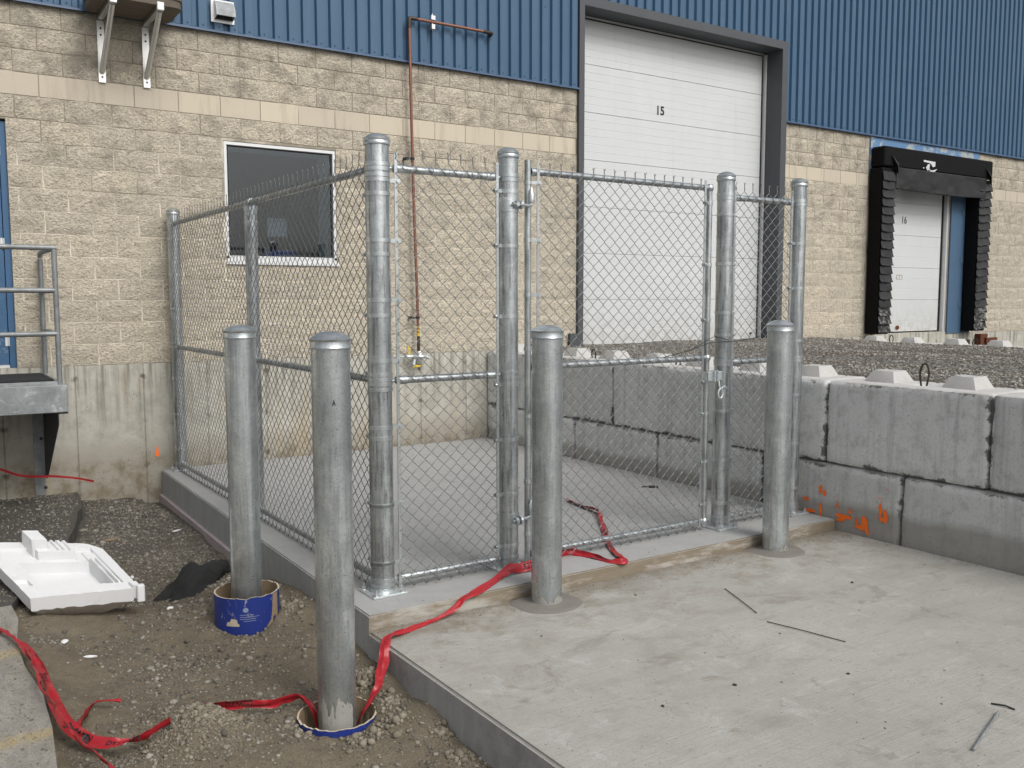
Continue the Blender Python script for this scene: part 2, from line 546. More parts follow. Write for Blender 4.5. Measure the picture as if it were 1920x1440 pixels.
def _stained():
    g = G('form_stained_concrete'); p = g.pos()
    n = g.noise(g.pos((.6, 1, 3)), 8, 6, .7)
    c = g.mix(n, (.15, .118, .078), (.27, .235, .185))
    c = g.mix(g.ramp(g.noise(g.pos((.5, 1, 2)), 3.3, 6, .7), [(.5, 0), (.62, .9)]), c, (.40, .385, .35))
    return g.fin(c, .92, 0, g.bump(n, .5, .006), spec=.2)
M_STAINED = _stained()
M_PINK = plain('pink_foam_board', (.37, .32, .325), .8, 0, .2, 8, .2)

def _foundation():
    g = G('foundation_concrete'); p = g.pos()
    x, y, z = g.sep(p)
    a = g.noise(p, 1.0, 6, .65)
    b = g.noise(p, 6, 6, .7)
    c = g.mix(a, (.345, .335, .29), (.52, .505, .445))
    c = g.mix(g.ramp(b, [(.36, .4), (.58, 0)]), c, (.20, .185, .15))
    sk = g.noise(g.pos((1, 1, .06)), 13, 4, .65)
    top = g.ramp(g.math('MULTIPLY', z, -1.0), [(.02, 1.0), (.3, .55), (.75, .0)])
    c = g.mix(g.math('MULTIPLY', g.ramp(sk, [(.5, 0), (.66, .9)]), top), c, (.12, .11, .085))
    c = g.mix(g.math('MULTIPLY', g.ramp(sk, [(.3, .9), (.44, 0)]), top), c, (.62, .60, .55))
    c = g.mix(g.ramp(g.noise(g.pos((1, 1, .16)), 2.3, 5, .7), [(.58, 0), (.7, .5)]), c, (.42, .33, .19))
    low = g.ramp(g.math('MULTIPLY', z, -1.0), [(.7, 0.0), (1.12, .85)])
    c = g.mix(g.math('MULTIPLY', low, g.ramp(b, [(.4, .25), (.6, 1)])), c, (.16, .125, .08))
    dx = g.math('PINGPONG', g.math('ADD', x, .39 + .03), .305)
    dxw = g.math('ADD', dx, g.math('MULTIPLY', g.math('SUBTRACT', g.noise(p, 18, 3), .5), .016))
    seam = g.ramp(dxw, [(.003, 1.0), (.009, 0.0)])
    c = g.mix(g.math('MULTIPLY', seam, .55), c, (.13, .115, .09))
    dz = g.math('PINGPONG', g.math('ADD', z, .13), .215)
    d2 = g.math('SQRT', g.math('ADD', g.math('POWER', dx, 2.0), g.math('POWER', dz, 2.0)))
    d2 = g.math('ADD', d2, g.math('MULTIPLY', g.math('SUBTRACT', g.noise(p, 30, 4, .7), .5), .09))
    tie = g.math('MULTIPLY', g.ramp(d2, [(.012, 1.0), (.035, 0.0)]), g.ramp(g.noise(p, 1.7, 2), [(.44, .15), (.54, 1)]))
    c = g.mix(g.math('MULTIPLY', tie, .8), c, (.085, .075, .055))
    hv = g.vor(p, 30)
    hm = g.math('MULTIPLY', g.ramp(hv, [(.08, 1), (.16, 0)]), g.ramp(g.noise(p, 5, 4), [(.5, 0), (.6, 1)]))
    c = g.mix(hm, c, (.06, .052, .04))
    h = g.math('SUBTRACT', b, g.math('ADD', g.math('MULTIPLY', seam, .6), g.math('ADD', hm, tie)))
    return g.fin(c, .92, 0, g.bump(h, .5, .008), spec=.25)
M_FOUND = _foundation()

def _precast():
    g = G('precast_block'); p = g.pos(); q = g.pos(obj=True)
    ox, oy, oz = g.sep(q)
    a = g.noise(p, 1.1, 5, .6)
    b = g.noise(p, 8, 6, .7)
    c = g.mix(a, (.50, .51, .505), (.66, .67, .66))
    rv = g.orand()
    c = g.mix(1.0, c, g.ramp(rv, [(0, .84), (.5, 1.0), (1, 1.06)]), 'MULTIPLY')
    sk = g.noise(g.pos((1, 1, .06)), 14, 4, .6)
    c = g.mix(g.ramp(sk, [(.52, 0), (.72, .4)]), c, (.17, .175, .175))
    c = g.mix(g.ramp(b, [(.3, .45), (.5, 0)]), c, (.2, .2, .195))
    # grime along the arrises, ragged
    ey = g.math('SUBTRACT', .632, g.math('ABSOLUTE', oy))
    ez = g.math('SUBTRACT', .314, g.math('ABSOLUTE', oz))
    e = g.math('MINIMUM', ey, ez)
    e = g.math('ADD', e, g.math('MULTIPLY', g.math('SUBTRACT', g.noise(p, 6, 6, .75), .5), .20))
    onface = g.ramp(g.math('ABSOLUTE', ox), [(.25, 0.0), (.28, 1.0)])
    c = g.mix(g.math('MULTIPLY', g.ramp(e, [(-.025, .9), (.012, 0)]), onface), c, (.085, .083, .076))
    c = g.mix(g.ramp(g.noise(p, 60, 3), [(.3, .35), (.45, 0)]), c, (.16, .16, .155))
    wz = g.sep(p)[2]
    tide = g.ramp(g.math('ADD', g.math('MULTIPLY', wz, -1.0), g.math('MULTIPLY', g.math('SUBTRACT', a, .5), .2)), [(.90, 0.0), (.96, .75)])
    c = g.mix(tide, c, g.mix(b, (.20, .19, .165), (.31, .30, .27)))
    dr = g.noise(g.pos((1, 1, .03), off=(.3, .1, 0)), 30, 2, .5)
    lowc = g.ramp(g.math('MULTIPLY', wz, -1.0), [(.62, 0.0), (.66, 1.0), (.85, .6), (1.0, 0.0)])
    c = g.mix(g.math('MULTIPLY', g.ramp(dr, [(.60, 0), (.66, .5)]), lowc), c, (.52, .52, .50))
    topm = g.ramp(oz, [(.30, 0.0), (.318, 1.0)])
    c = g.mix(topm, c, g.mix(b, (.40, .395, .38), (.54, .53, .51)))
    hm = g.math('MULTIPLY', g.ramp(g.vor(p, 24), [(.07, 1), (.12, 0)]), g.ramp(g.noise(p, 4, 3), [(.5, 0), (.6, .8)]))
    c = g.mix(hm, c, (.07, .07, .07))
    h = g.math('SUBTRACT', b, hm)
    return g.fin(c, .92, 0, g.bump(h, .3, .006), spec=.3)
M_PRECAST = _precast()
M_KNOB = m_concrete('knob_concrete', (.46, .455, .44), .12, 0, .5, .92, .4)
M_REBAR = plain('rusty_cable', (.035, .026, .02), .7, .3, .4, 60)

def _dirt():
    g = G('excavated_dirt'); p = g.pos()
    x, y, z = g.sep(p)
    a = g.noise(p, 1.6, 6, .65, .3)
    b = g.noise(p, 12, 6, .7)
    f = g.noise(p, 140, 4, .65)
    zone = g.ramp(g.math('ADD', g.math('MULTIPLY', y, -.22), g.math('MULTIPLY', g.math('SUBTRACT', a, .5), .9)), [(.28, 0.0), (.8, 1.0)])
    dark = g.mix(b, (.055, .051, .045), (.130, .121, .107))
    tan = g.mix(b, (.125, .105, .074), (.25, .213, .155))
    c = g.mix(zone, dark, tan)
    c = g.mix(g.ramp(f, [(.3, .55), (.55, 0)]), c, (.05, .043, .034))
    c = g.mix(g.ramp(f, [(.6, 0), (.8, .5)]), c, (.30, .27, .225))
    h = g.math('ADD', g.math('MULTIPLY', f, .7), g.noise(p, 40, 5, .7))
    return g.fin(c, .95, 0, g.bump(h, .9, .014), spec=.2)
M_DIRT = _dirt()

def _stone(name, lo, mid, hi):
    g = G(name); p = g.pos()
    c = g.ramp(g.island(), [(0, lo), (.55, mid), (1, hi)])
    c = g.mix(g.ramp(g.noise(p, 90, 3), [(.35, .3), (.6, 0)]), c, tuple(x*.6 for x in mid))
    return g.fin(c, .92, 0, None, spec=.25)
M_PEB = _stone('dirt_stones', (.080, .073, .061), (.165, .150, .123), (.30, .278, .235))
M_PEBG = _stone('crushed_stone', (.115, .104, .089), (.235, .219, .192), (.44, .42, .38))

def _ramp():
    g = G('gravel_surface'); p = g.pos()
    x, y, z = g.sep(p)
    b = g.noise(p, 30, 5, .7)
    v = g.vor(p, 38, out='Color')
    vv = g.sep(v)[0]
    c = g.ramp(vv, [(0, (.06, .056, .05)), (.6, (.15, .145, .132)), (1, (.36, .35, .33))])
    tr = g.noise(g.pos((1.5, .12, 1)), 1.3, 3, .5)
    c = g.mix(g.ramp(tr, [(.46, 0), (.56, .8)]), c, g.mix(b, (.075, .062, .050), (.15, .128, .104)))
    return g.fin(c, .95, 0, g.bump(g.math('ADD', g.vor(p, 38), b), .8, .02), spec=.2)
M_RAMP = _ramp()

def _asph():
    g = G('wet_asphalt'); p = g.pos()
    n = g.noise(p, 5, 6, .7)
    c = g.mix(n, (.035, .033, .030), (.085, .080, .070))
    c = g.mix(g.ramp(g.noise(p, 150, 3), [(.55, 0), (.7, .4)]), c, (.16, .155, .145))
    return g.fin(c, g.ramp(n, [(.35, .45), (.6, .85)]), 0, g.bump(g.noise(p, 60, 5, .7), .6, .01))
M_ASPH = _asph()

def _pave():
    g = G('old_pavement'); p = g.pos()
    n = g.noise(g.pos((3, 1, 1)), 6, 6, .72)
    c = g.mix(n, (.125, .118, .10), (.44, .42, .37))
    c = g.mix(g.ramp(g.noise(p, 130, 3, .6), [(.35, .55), (.55, 0)]), c, (.1, .095, .085))
    x, y, z = g.sep(p)
    d = g.math('ABSOLUTE', g.math('ADD', y, 4.16))
    w = g.math('ADD', d, g.math('MULTIPLY', g.math('SUBTRACT', g.noise(p, 9, 5, .7), .5), .12))
    d2 = g.math('ADD', g.math('ABSOLUTE', g.math('ADD', y, 5.25)), g.math('MULTIPLY', g.math('SUBTRACT', g.noise(p, 7, 5, .7), .5), .2))
    w = g.math('MINIMUM', w, g.math('ADD', d2, .01))
    yl = g.math('MULTIPLY', g.ramp(w, [(.0, .55), (.08, 0)]), g.ramp(g.noise(p, 40, 4, .7), [(.4, .2), (.55, 1)]))
    c = g.mix(yl, c, (.46, .33, .10))
    c = g.mix(g.ramp(g.noise(p, 2.2, 5, .7), [(.56, 0), (.72, .55)]), c, (.34, .27, .17))
    return g.fin(c, .92, 0, g.bump(g.noise(p, 70, 5, .7), .7, .008), spec=.25)
M_PAVE = _pave()
M_YARD = plain('yard_asphalt', (.10, .098, .092), .95, 0, .25, 2)

def _tape():
    g = G('red_barricade_tape'); p = g.pos()
    n = g.noise(p, 30, 4, .65)
    c = g.mix(n, (.24, .008, .013), (.42, .016, .026))
    c = g.mix(g.ramp(g.noise(p, 13, 6, .72), [(.58, 0), (.72, .35)]), c, (.26, .17, .13))
    return g.fin(c, .38, 0, g.bump(n, .35, .006))
M_TAPE = _tape()
def _eps():
    g = G('white_foam'); p = g.pos()
    v = g.vor(p, 190)
    c = g.mix(g.noise(p, 6, 4), (.62, .625, .63), (.69, .695, .70))
    c = g.mix(g.ramp(g.noise(p, 11, 5, .7), [(.62, 0), (.72, .35)]), c, (.55, .53, .49))
    return g.fin(c, .75, 0, g.bump(v, .25, .003), spec=.3)
M_EPS = _eps()
M_EPSSHADE = plain('shade_toned_foam', (.46, .42, .375), .8, 0, .2, 9, .2)  # darker copy of the white foam: shade of the underside put into colour
M_CARD = plain('brown_cardboard', (.24, .175, .105), .9, 0, .2, 25, .2)
M_CARDRIM = plain('cardboard_rim', (.44, .38, .29), .9, 0, .2, 40)
def _tubeblue():
    g = G('blue_tube_print'); p = g.pos()
    n = g.noise(p, 11, 6, .72, .4)
    c = g.mix(g.noise(p, 3), (.008, .022, .155), (.012, .032, .21))
    c = g.mix(g.ramp(n, [(.60, 0), (.66, .75)]), c, (.30, .29, .30))
    sc = g.noise(g.pos((1, 1, .2)), 60, 3)
    c = g.mix(g.ramp(sc, [(.68, 0), (.73, .6)]), c, (.38, .4, .48))
    return g.fin(c, .5, 0)
M_TUBE = _tubeblue()
M_FABRIC = plain('black_geotextile', (.018, .018, .018), .95, 0, .5, 50, .6)
M_ORANGE = plain('orange_paint', (1.0, .17, .015), .6, 0, .1, 30)
M_SMEAR = m_concrete('dried_cement', (.30, .295, .27), .2, 0, .5, .92, .5)
M_RUST = plain('rusty_steel', (.11, .035, .015), .85, .2, .4, 22, .3)
M_GROUT = m_concrete('grout_ring', (.19, .178, .158), .2, 0, .3, .92, .4)
M_LEAFB = plain('dry_leaf', (.22, .13, .06), .8)
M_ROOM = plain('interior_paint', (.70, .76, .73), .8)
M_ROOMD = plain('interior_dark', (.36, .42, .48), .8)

def _glass():
    g = G('window_glass')
    n, l = g.n, g.l
    n.remove(g.b)
    tr = n.new('ShaderNodeBsdfTransparent'); tr.inputs[0].default_value = (.74, .81, .86, 1)
    gl = n.new('ShaderNodeBsdfGlossy'); gl.inputs['Roughness'].default_value = .02
    fr = n.new('ShaderNodeFresnel'); fr.inputs['IOR'].default_value = 1.6
    mx = n.new('ShaderNodeMixShader')
    l.new(fr.outputs[0], mx.inputs[0]); l.new(tr.outputs[0], mx.inputs[1]); l.new(gl.outputs[0], mx.inputs[2])
    l.new(mx.outputs[0], g.out.inputs['Surface'])
    return g.m
M_GLASS = _glass()
# ================================================================== setting
XB = .83                                     # left edge of slab and pad kerb near the front
ZP, ZS, ZA = -1.062, -1.145, -1.20           # pad, driveway slab, pavement
# yard sheet far below everything
MB().box(-160, 160, -160, 60, -1.75, -1.62).build('ground', M_YARD)['kind'] = 'structure'

# old pavement on the left (two pieces, each a thick slab)
def flat_slab(name, poly, z0, z1, mat):
    o = MB().prism(poly, 2, z0, z1).build(name, mat)
    o['kind'] = 'structure'
    return o
jit = lambda pts: [(x + rnd.uniform(-.03, .03), y) for x, y in pts]
edgeA = [(.17, -.05), (.165, -.25), (.15, -.47), (.09, -.72), (.06, -.9), (-.02, -1.2), (-.06, -1.45), (-.145, -1.84), (-.2, -2.1), (-.33, -2.5), (-.42, -2.7), (-.55, -3.0), (-.66, -3.3)]
flat_slab('asphalt_pavement', [(-60, -.004), (.17, -.004)] + jit(edgeA[1:]) + [(-60, -3.3)], -1.46, ZA, M_ASPH)
edgeB = [(-.685, -3.31), (-.70, -3.6), (-.704, -4.0), (-.712, -4.4), (-.705, -4.8), (-.735, -5.2), (-.745, -5.6), (-.77, -6.2), (-.78, -7), (-.8, -8.5)]
flat_slab('concrete_pavement', jit(edgeB) + [(-.8, -60), (-60, -60), (-60, -3.306)], -1.46, ZA - .004, M_PAVE)
flat_slab('yard_pavement', [(-.796, -8.6), (5.6, -8.6), (60, -8.6), (60, -60), (-.796, -60)], -1.46, ZS - .012, M_YARD)

# excavated trench between the pavement and the pad
def dirt_h(x, y):
    x = np.asarray(x, float); y = np.asarray(y, float)
    pts = [(.85,-.2,-1.385),(.85,-2.3,-1.372),(.85,-3.0,-1.34),(.80,-3.75,-1.235),(.85,-4.2,-1.20),(.82,-4.7,-1.26),(.80,-5.05,-1.285),(.80,-5.3,-1.262),(.79,-5.7,-1.29),(.79,-6.1,-1.36),(.79,-7,-1.43),(.79,-8.4,-1.45),
           (-.66,-3.3,-1.26),(-.69,-4,-1.245),(-.69,-4.8,-1.25),(-.71,-5.6,-1.25),(-.75,-7,-1.30),(-.78,-8.4,-1.36),
           (-.1,-1.84,-1.30),(.15,-.5,-1.29),(.3,-.05,-1.275),(.6,-.05,-1.32),(.9,-.05,-1.385),
           (.4,-1.0,-1.36),(.3,-2.0,-1.375),(.2,-3.0,-1.375),(-.2,-2.9,-1.37),(-.3,-3.9,-1.37),(0,-4.3,-1.355),(-.4,-4.6,-1.33),(0,-4.9,-1.345),(-.15,-5.4,-1.265),(-.1,-5.75,-1.29),(-.35,-5.4,-1.30),
           (.43,-4.37,-1.305),(.66,-4.2,-1.215),(.26,-4.1,-1.275),(.47,-3.9,-1.25),(.36,-4.8,-1.335),
           (.46,-5.72,-1.362),(.70,-5.5,-1.315),(.25,-5.5,-1.335),(.46,-5.28,-1.335),(.3,-6.0,-1.385),(.5,-6.3,-1.40),(0,-6.2,-1.37),(.2,-7,-1.43)]
    num = 0; den = 0
    for (a, b, h) in pts:
        w = 1.0 / (((x-a)**2 + ((y-b)*.9)**2) + .006)**1.6
        num = num + w*h; den = den + w
    h = num / den
    h = h + .03*fbm(x*3.1, y*3.1, seed=3, octv=4) + .011*fbm(x*14, y*14, seed=9, octv=4, gain=.6)
    # loose sand heap in the foreground
    d = np.sqrt((x+.15)**2 + (y+5.42)**2)
    h = h + .075*np.exp(-(d/.17)**2)
    h = h + .012*fbm(x*30, y*30, seed=5, octv=3)*np.clip(1-d/.35, 0, 1)
    return h
nx, ny = 150, 560
gx = np.linspace(-.85, .97, nx); gy = np.linspace(-8.6, -.004, ny)
GX, GY = np.meshgrid(gx, gy, indexing='ij')
GZ = dirt_h(GX, GY)
# keep the soil outside the pits formed by the two cardboard tubes
TUBES = [(.47, -4.15, -1.09), (.465, -5.5, -1.328)]
for (tx, ty, tz) in TUBES:
    d = np.sqrt((GX-tx)**2 + (GY-ty)**2)
    GZ = np.where(d < .176, -1.52, GZ)
link('dirt', grid_mesh('dirt', GX, GY, GZ), M_DIRT)['kind'] = 'structure'

ICO = None
def ico():
    global ICO
    if ICO is None:
        bm = bmesh.new(); bmesh.ops.create_icosphere(bm, subdivisions=1, radius=1)
        v = np.array([q.co[:] for q in bm.verts]); f = np.array([[q.index for q in p.verts] for p in bm.faces]); bm.free()
        ICO = (v[:], f)
    return ICO
def pebbles(name, xs, ys, zs, sz, mat, seed, flat=.65):
    r = np.random.RandomState(seed)
    t = (1+5**.5)/2
    v = np.array([(-1,t,0),(1,t,0),(-1,-t,0),(1,-t,0),(0,-1,t),(0,1,t),(0,-1,-t),(0,1,-t),(t,0,-1),(t,0,1),(-t,0,-1),(-t,0,1)])/1.9
    f = np.array([(0,11,5),(0,5,1),(0,1,7),(0,7,10),(0,10,11),(1,5,9),(5,11,4),(11,10,2),(10,7,6),(7,1,8),(3,9,4),(3,4,2),(3,2,6),(3,6,8),(3,8,9),(4,9,5),(2,4,11),(6,2,10),(8,6,7),(9,8,1)])
    n = len(xs)
    V = v[None]*(1+r.uniform(-.28,.28,(n,12,1)))
    V = V*np.stack([r.uniform(.75,1.3,n), r.uniform(.6,1.0,n), r.uniform(.45,.8,n)*flat/.65], -1)[:,None,:]
    a = r.uniform(0,6.28,n); ca, sa = np.cos(a), np.sin(a)
    b = r.uniform(-.5,.5,n); cb, sb = np.cos(b), np.sin(b)
    X, Y, Z = V[...,0].copy(), V[...,1].copy(), V[...,2].copy()
    Y, Z = Y*cb[:,None]-Z*sb[:,None], Y*sb[:,None]+Z*cb[:,None]
    X, Y = X*ca[:,None]-Y*sa[:,None], X*sa[:,None]+Y*ca[:,None]
    V = np.stack([X,Y,Z],-1)*sz[:,None,None] + np.stack([xs,ys,zs],-1)[:,None,:]
    Fc = (f[None]+ (np.arange(n)*12)[:,None,None]).reshape(-1,3)
    o = link(name, raw_mesh(name, V.reshape(-1,3), Fc), mat)
    return o
R_ = np.random.RandomState(11)
n = 120000
px = R_.uniform(-.72, .84, n); py = R_.uniform(-7.2, -.05, n)
dens = .38 + .75*fbm(px*1.8, py*1.8, seed=21, octv=4) + .25*np.exp(-((px-.3)**2+(py+4.7)**2)/.25)
dens = np.where(py > -3.3, dens+.35, dens-.22)
edge = np.interp(-py, [0,.5,1.84,2.5,3.3,8], [.2,.17,-.12,-.3,-.66,-.7])
keep = (R_.uniform(0,1,n) < np.clip(dens,.03,1)*.62) & (px > edge)
for (tx, ty, tz) in TUBES: keep &= ((px-tx)**2+(py-ty)**2 > .2**2)
px, py = px[keep], py[keep]
sz = np.clip(np.exp(R_.normal(-5.3, .55, len(px))), .0025, .03)
pebbles('dirt_gravel', px, py, dirt_h(px,py)+sz*.15, sz, M_PEB, 4)['kind'] = 'stuff'
# crumbled clods: sand heap, tube rims, foot of the slab
cl = []
for (cx, cy, rr, k, s0) in [(-.15,-5.43,.24,5200,.0046),(.70,-5.3,.1,260,.011),(.72,-5.55,.09,160,.011),(.46,-5.72,.16,200,.009),(.7,-4.2,.12,320,.008),(.3,-5.55,.1,120,.010),(.64,-5.75,.12,140,.009),(.78,-5.95,.06,120,.011),(.4,-4.4,.14,160,.008),(.76,-6.15,.05,120,.012)]:
    for i in range(k):
        a = rnd.uniform(0,6.28); q = rr*abs(rnd.gauss(0,.62))
        x, y = cx+q*math.cos(a), cy+q*math.sin(a)
        if x > .815 or min((x-t[0])**2+(y-t[1])**2 for t in TUBES) < .197**2: continue
        cl.append((x, y, s0*math.exp(rnd.gauss(-.25,.5))))
cl = np.array(cl)
M_CLOD = _stone('soil_clods', (.13,.114,.085), (.205,.181,.138), (.28,.25,.195))
pebbles('soil_clods', cl[:,0], cl[:,1], dirt_h(cl[:,0],cl[:,1])+cl[:,2]*.3, np.clip(cl[:,2],.003,.024), M_CLOD, 8, .85)['kind'] = 'stuff'

# fenced pad: thick slab with a raised lip over the driveway
PADPOLY = [(.935, -.012), (.93, -.15), (.885, -2.5), (.84, -5.05), (4.735, -5.05), (4.735, -.012)]
pad = MB().prism(PADPOLY, 2, -1.50, ZP).build('equipment_pad', M_CURB)
bm = bmesh.new(); bm.from_mesh(pad.data)
ed = [e for e in bm.edges if all(v.co.z > -1.07 for v in e.verts)]
bmesh.ops.bevel(bm, geom=ed, offset=.008, segments=2, affect='EDGES')
bm.to_mesh(pad.data); bm.free()
pad.data.materials.append(M_PAD); pad.data.materials.append(M_STAINED)
for p in pad.data.polygons:
    if p.normal.z > .9: p.material_index = 1
    elif p.normal.y < -.9: p.material_index = 2
pad['kind'] = 'structure'
# stain of the removed form board: thin proud plank line under the lip on the trench side, pink board below
tb = MB().prism([(.935-.03,-.012),(.93-.03,-.15),(.885-.03,-2.5),(.875-.03,-3.2),(.895,-3.2),(.90,-2.5),(.94,-.15),(.945,-.012)], 2, -1.50, -1.305).build('insulation_board', M_PINK)
tag(tb, 'pinkish insulation board strip under the pad kerb beside the trench', 'insulation board', 'pink insulation strips')
tb2 = MB().prism([(.828,-6.0),(.80,-6.05),(.80,-8.3),(.829,-8.3)], 2, -1.52, -1.372).build('insulation_board', M_PINK)
tag(tb2, 'pinkish insulation board strip under the near driveway slab edge', 'insulation board', 'pink insulation strips')

# driveway slab
sl = MB().prism([(XB, -5.052), (XB, -10.6), (4.747, -10.6), (4.747, -5.052)], 2, -1.60, ZS).build('driveway_slab', M_SLABSIDE)
bm = bmesh.new(); bm.from_mesh(sl.data)
ed = [e for e in bm.edges if all(v.co.z > -1.15 for v in e.verts)]
bmesh.ops.bevel(bm, geom=ed, offset=.014, segments=3, affect='EDGES')
bm.to_mesh(sl.data); bm.free()
sl.data.materials.append(M_SLAB)
for p in sl.data.polygons:
    if p.normal.z > .5: p.material_index = 1
sl['kind'] = 'structure'

# gravel fill of the ramp between the block walls
def ramp_h(x, y):
    return -.015 + .03*np.clip(1+y/1.5,0,1) + .006*fbm(x*1.2, y*.5, seed=31, octv=3) + .012*fbm(x*9, y*9, seed=33, octv=3) - .02*np.exp(-((x-7.2)/.35)**2) - .02*np.exp(-((x-9.0)/.35)**2) + .012*np.exp(-((x-8.1)/.5)**2)
rx = np.linspace(5.2, 10.95, 190); ry = np.linspace(-10.5, .28, 330)
RX, RY = np.meshgrid(rx, ry, indexing='ij')
RZ = ramp_h(RX, RY)
RZ = np.where(RX < 5.36, np.maximum(RZ, .004), RZ)
RZ = np.where((RX < 5.27), .003-(5.27-RX)*.9, RZ)
link('gravel_ramp', grid_mesh('gravel_ramp', RX, RY, RZ), M_RAMP)['kind'] = 'structure'
n = 42000
qx = R_.uniform(5.22, 10.9, n); qy = -8.5*R_.uniform(0,1,n)**1.0 + .2
tr = np.exp(-((qx-7.2)/.4)**2) + np.exp(-((qx-9.0)/.4)**2)
keep = R_.uniform(0,1,n) > np.clip(tr,0,.85)
qx, qy = qx[keep], qy[keep]
keep = ~((qx > 6.2) & (qx < 9.9) & (qy > .1)) & ~((qy > -.02) & ((qx < 6.2) | (qx > 9.9)))
qx, qy = qx[keep], qy[keep]
sz = np.clip(np.exp(R_.normal(-4.85, .42, len(qx))), .004, .022)
pebbles('ramp_gravel', qx, qy, ramp_h(qx,qy)+sz*.25, sz, M_PEBG, 6)['kind'] = 'stuff'

# ================================================================== warehouse
HB = .2032; WBK = .4064
wh = thing('warehouse', (4, 0, -1.2), 'beige block warehouse with ribbed blue metal siding and loading doors', 'building')
# poured foundation
fb = MB()
for (x0, x1) in [(-14, 6.15), (10.05, 12.3), (14.48, 30)]: fb.box(x0, x1, 0, .25, -1.7, -.002)
fb.box(6.15, 10.05, .01, .25, -1.7, -.02); fb.box(12.3, 14.48, .006, .25, -1.7, .03)
fb.build('foundation_wall', M_FOUND, wh)
# block wall backing (mortar), with openings
bk = MB()
def wallrect(x0, x1, z0, z1): bk.box(x0, x1, .0025, .22, z0, z1)
wallrect(-14, -2.3, 0, 3.25); wallrect(-2.3, -1.36, 2.22, 3.25); wallrect(-1.36, -.28, 2.22, 3.25); wallrect(-2.3, -1.36, 0, 2.22)
wallrect(-.28, 1.645, 0, 3.25); wallrect(1.645, 2.845, 0, .985); wallrect(1.645, 2.845, 2.21, 3.25); wallrect(2.845, 6.115, 0, 3.25)
bwall = bk.build('block_wall', M_MORTAR, wh); bk = MB()
wallrect(10.015, 12.3, 0, 3.25); wallrect(12.3, 14.48, 2.62, 3.25); wallrect(14.48, 30, 0, 3.25)
bwall2 = bk.build('block_wall', M_MORTAR, wh)
# blocks
MESHC = {}
def block_mesh(w, h, smooth, var):
    key = (round(w,3), round(h,3), smooth, var)
    if key in MESHC: return MESHC[key]
    nu, nv = max(2, int(round(w/.055))), max(2, int(round(h/.055)))
    us = np.linspace(-w/2, w/2, nu+1); vs = np.linspace(-h/2, h/2, nv+1)
    verts = []; faces = []
    for j in range(nv+1):
        for i in range(nu+1):
            e = min(i, nu-i, j, nv-j)
            y = -.001 if smooth else (-.002 if e == 0 else -.0035 - .010*max(0, .5+.9*float(vn(us[i]*13+var*7.7, vs[j]*13+var*3.1, seed=40+var))))
            du = dv = 0
            if not smooth and e == 0:
                k = .0035*float(vn(us[i]*40+var, vs[j]*40, seed=77+var))
                du = k if i in (0, nu) else 0; dv = k if j in (0, nv) else 0
            verts.append((us[i]+du, y, vs[j]+dv))
    at = lambda i, j: j*(nu+1)+i
    for j in range(nv):
        for i in range(nu):
            faces.append((at(i,j), at(i+1,j), at(i+1,j+1), at(i,j+1)))
    ring = [at(i,0) for i in range(nu+1)] + [at(nu,j) for j in range(1,nv+1)] + [at(i,nv) for i in range(nu-1,-1,-1)] + [at(0,j) for j in range(nv-1,0,-1)]
    b = len(verts)
    for q in ring: verts.append((verts[q][0], .014, verts[q][2]))
    m = len(ring)
    for i in range(m): faces.append((ring[i], b+i, b+(i+1)%m, ring[(i+1)%m]))
    me = bpy.data.meshes.new('block'); me.from_pydata(verts, [], faces); me.update()
    me.materials.append(M_BAND if smooth else M_CMU)
    MESHC[key] = me
    return me
HOLES = [(-2.3, -.28, -1, 2.22), (1.645, 2.845, .985, 2.21), (6.115, 10.015, -1, 5), (12.085, 15.3, -1, 3.35)]
def sub(r, h):
    x0,x1,z0,z1 = r; a0,a1,b0,b1 = h
    if x1 <= a0 or x0 >= a1 or z1 <= b0 or z0 >= b1: return [r]
    out = []
    if x0 < a0: out.append((x0,a0,z0,z1))
    if x1 > a1: out.append((a1,x1,z0,z1))
    xa, xb = max(x0,a0), min(x1,a1)
    if z0 < b0: out.append((xa,xb,z0,b0))
    if z1 > b1: out.append((xa,xb,b1,z1))
    return out
rects = []
J = .0045
for row in range(16):
    z0, z1 = row*HB, (row+1)*HB
    off = 0.0 if row % 2 == 0 else .5
    for k in range(-8, 48):
        x0 = (k+off)*WBK; x1 = x0+WBK
        rr = [(x0+J, x1-J, z0+J, z1-J)]
        for h in HOLES: rr = [q for r in rr for q in sub(r, h)]
        for q in rr:
            if q[1]-q[0] > .03 and q[3]-q[2] > .025: rects.append((q, row == 12))
def vis(q):
    x = (q[0][0]+q[0][1])/2; z = (q[0][2]+q[0][3])/2
    d = (Vector((x,0,z))-Vector(POS)).length
    inside = (-.5 < x < 17.0) and z < 3.1
    return d + (0 if inside else 100)
rects.sort(key=vis)
for q, sm in rects[:300]:
    o = link('block', block_mesh(q[1]-q[0], q[3]-q[2], sm, rnd.randrange(8)), None, bwall if q[0] < 8 else bwall2)
    o.location = (Vector(((q[0]+q[1])/2, 0, (q[2]+q[3])/2)) - org(wh))
rv, rf, ri = [], [], []
for q, sm in rects[300:]:
    me = block_mesh(q[1]-q[0], q[3]-q[2], sm, rnd.randrange(8))
    b = len(rv); c = ((q[0]+q[1])/2, (q[2]+q[3])/2)
    rv += [(v.co.x+c[0], v.co.y, v.co.z+c[1]) for v in me.vertices]
    rf += [tuple(b+i for i in p.vertices) for p in me.polygons]; ri += [1 if sm else 0]*len(me.polygons)
me = bpy.data.meshes.new('block'); off = org(wh)
me.from_pydata([(a-off.x, b2-off.y, c-off.z) for a, b2, c in rv], [], rf); me.materials.append(M_CMU); me.materials.append(M_BAND)
me.polygons.foreach_set('material_index', ri); me.update()
o = link('block', me, None, bwall2); o['kind'] = 'stuff'

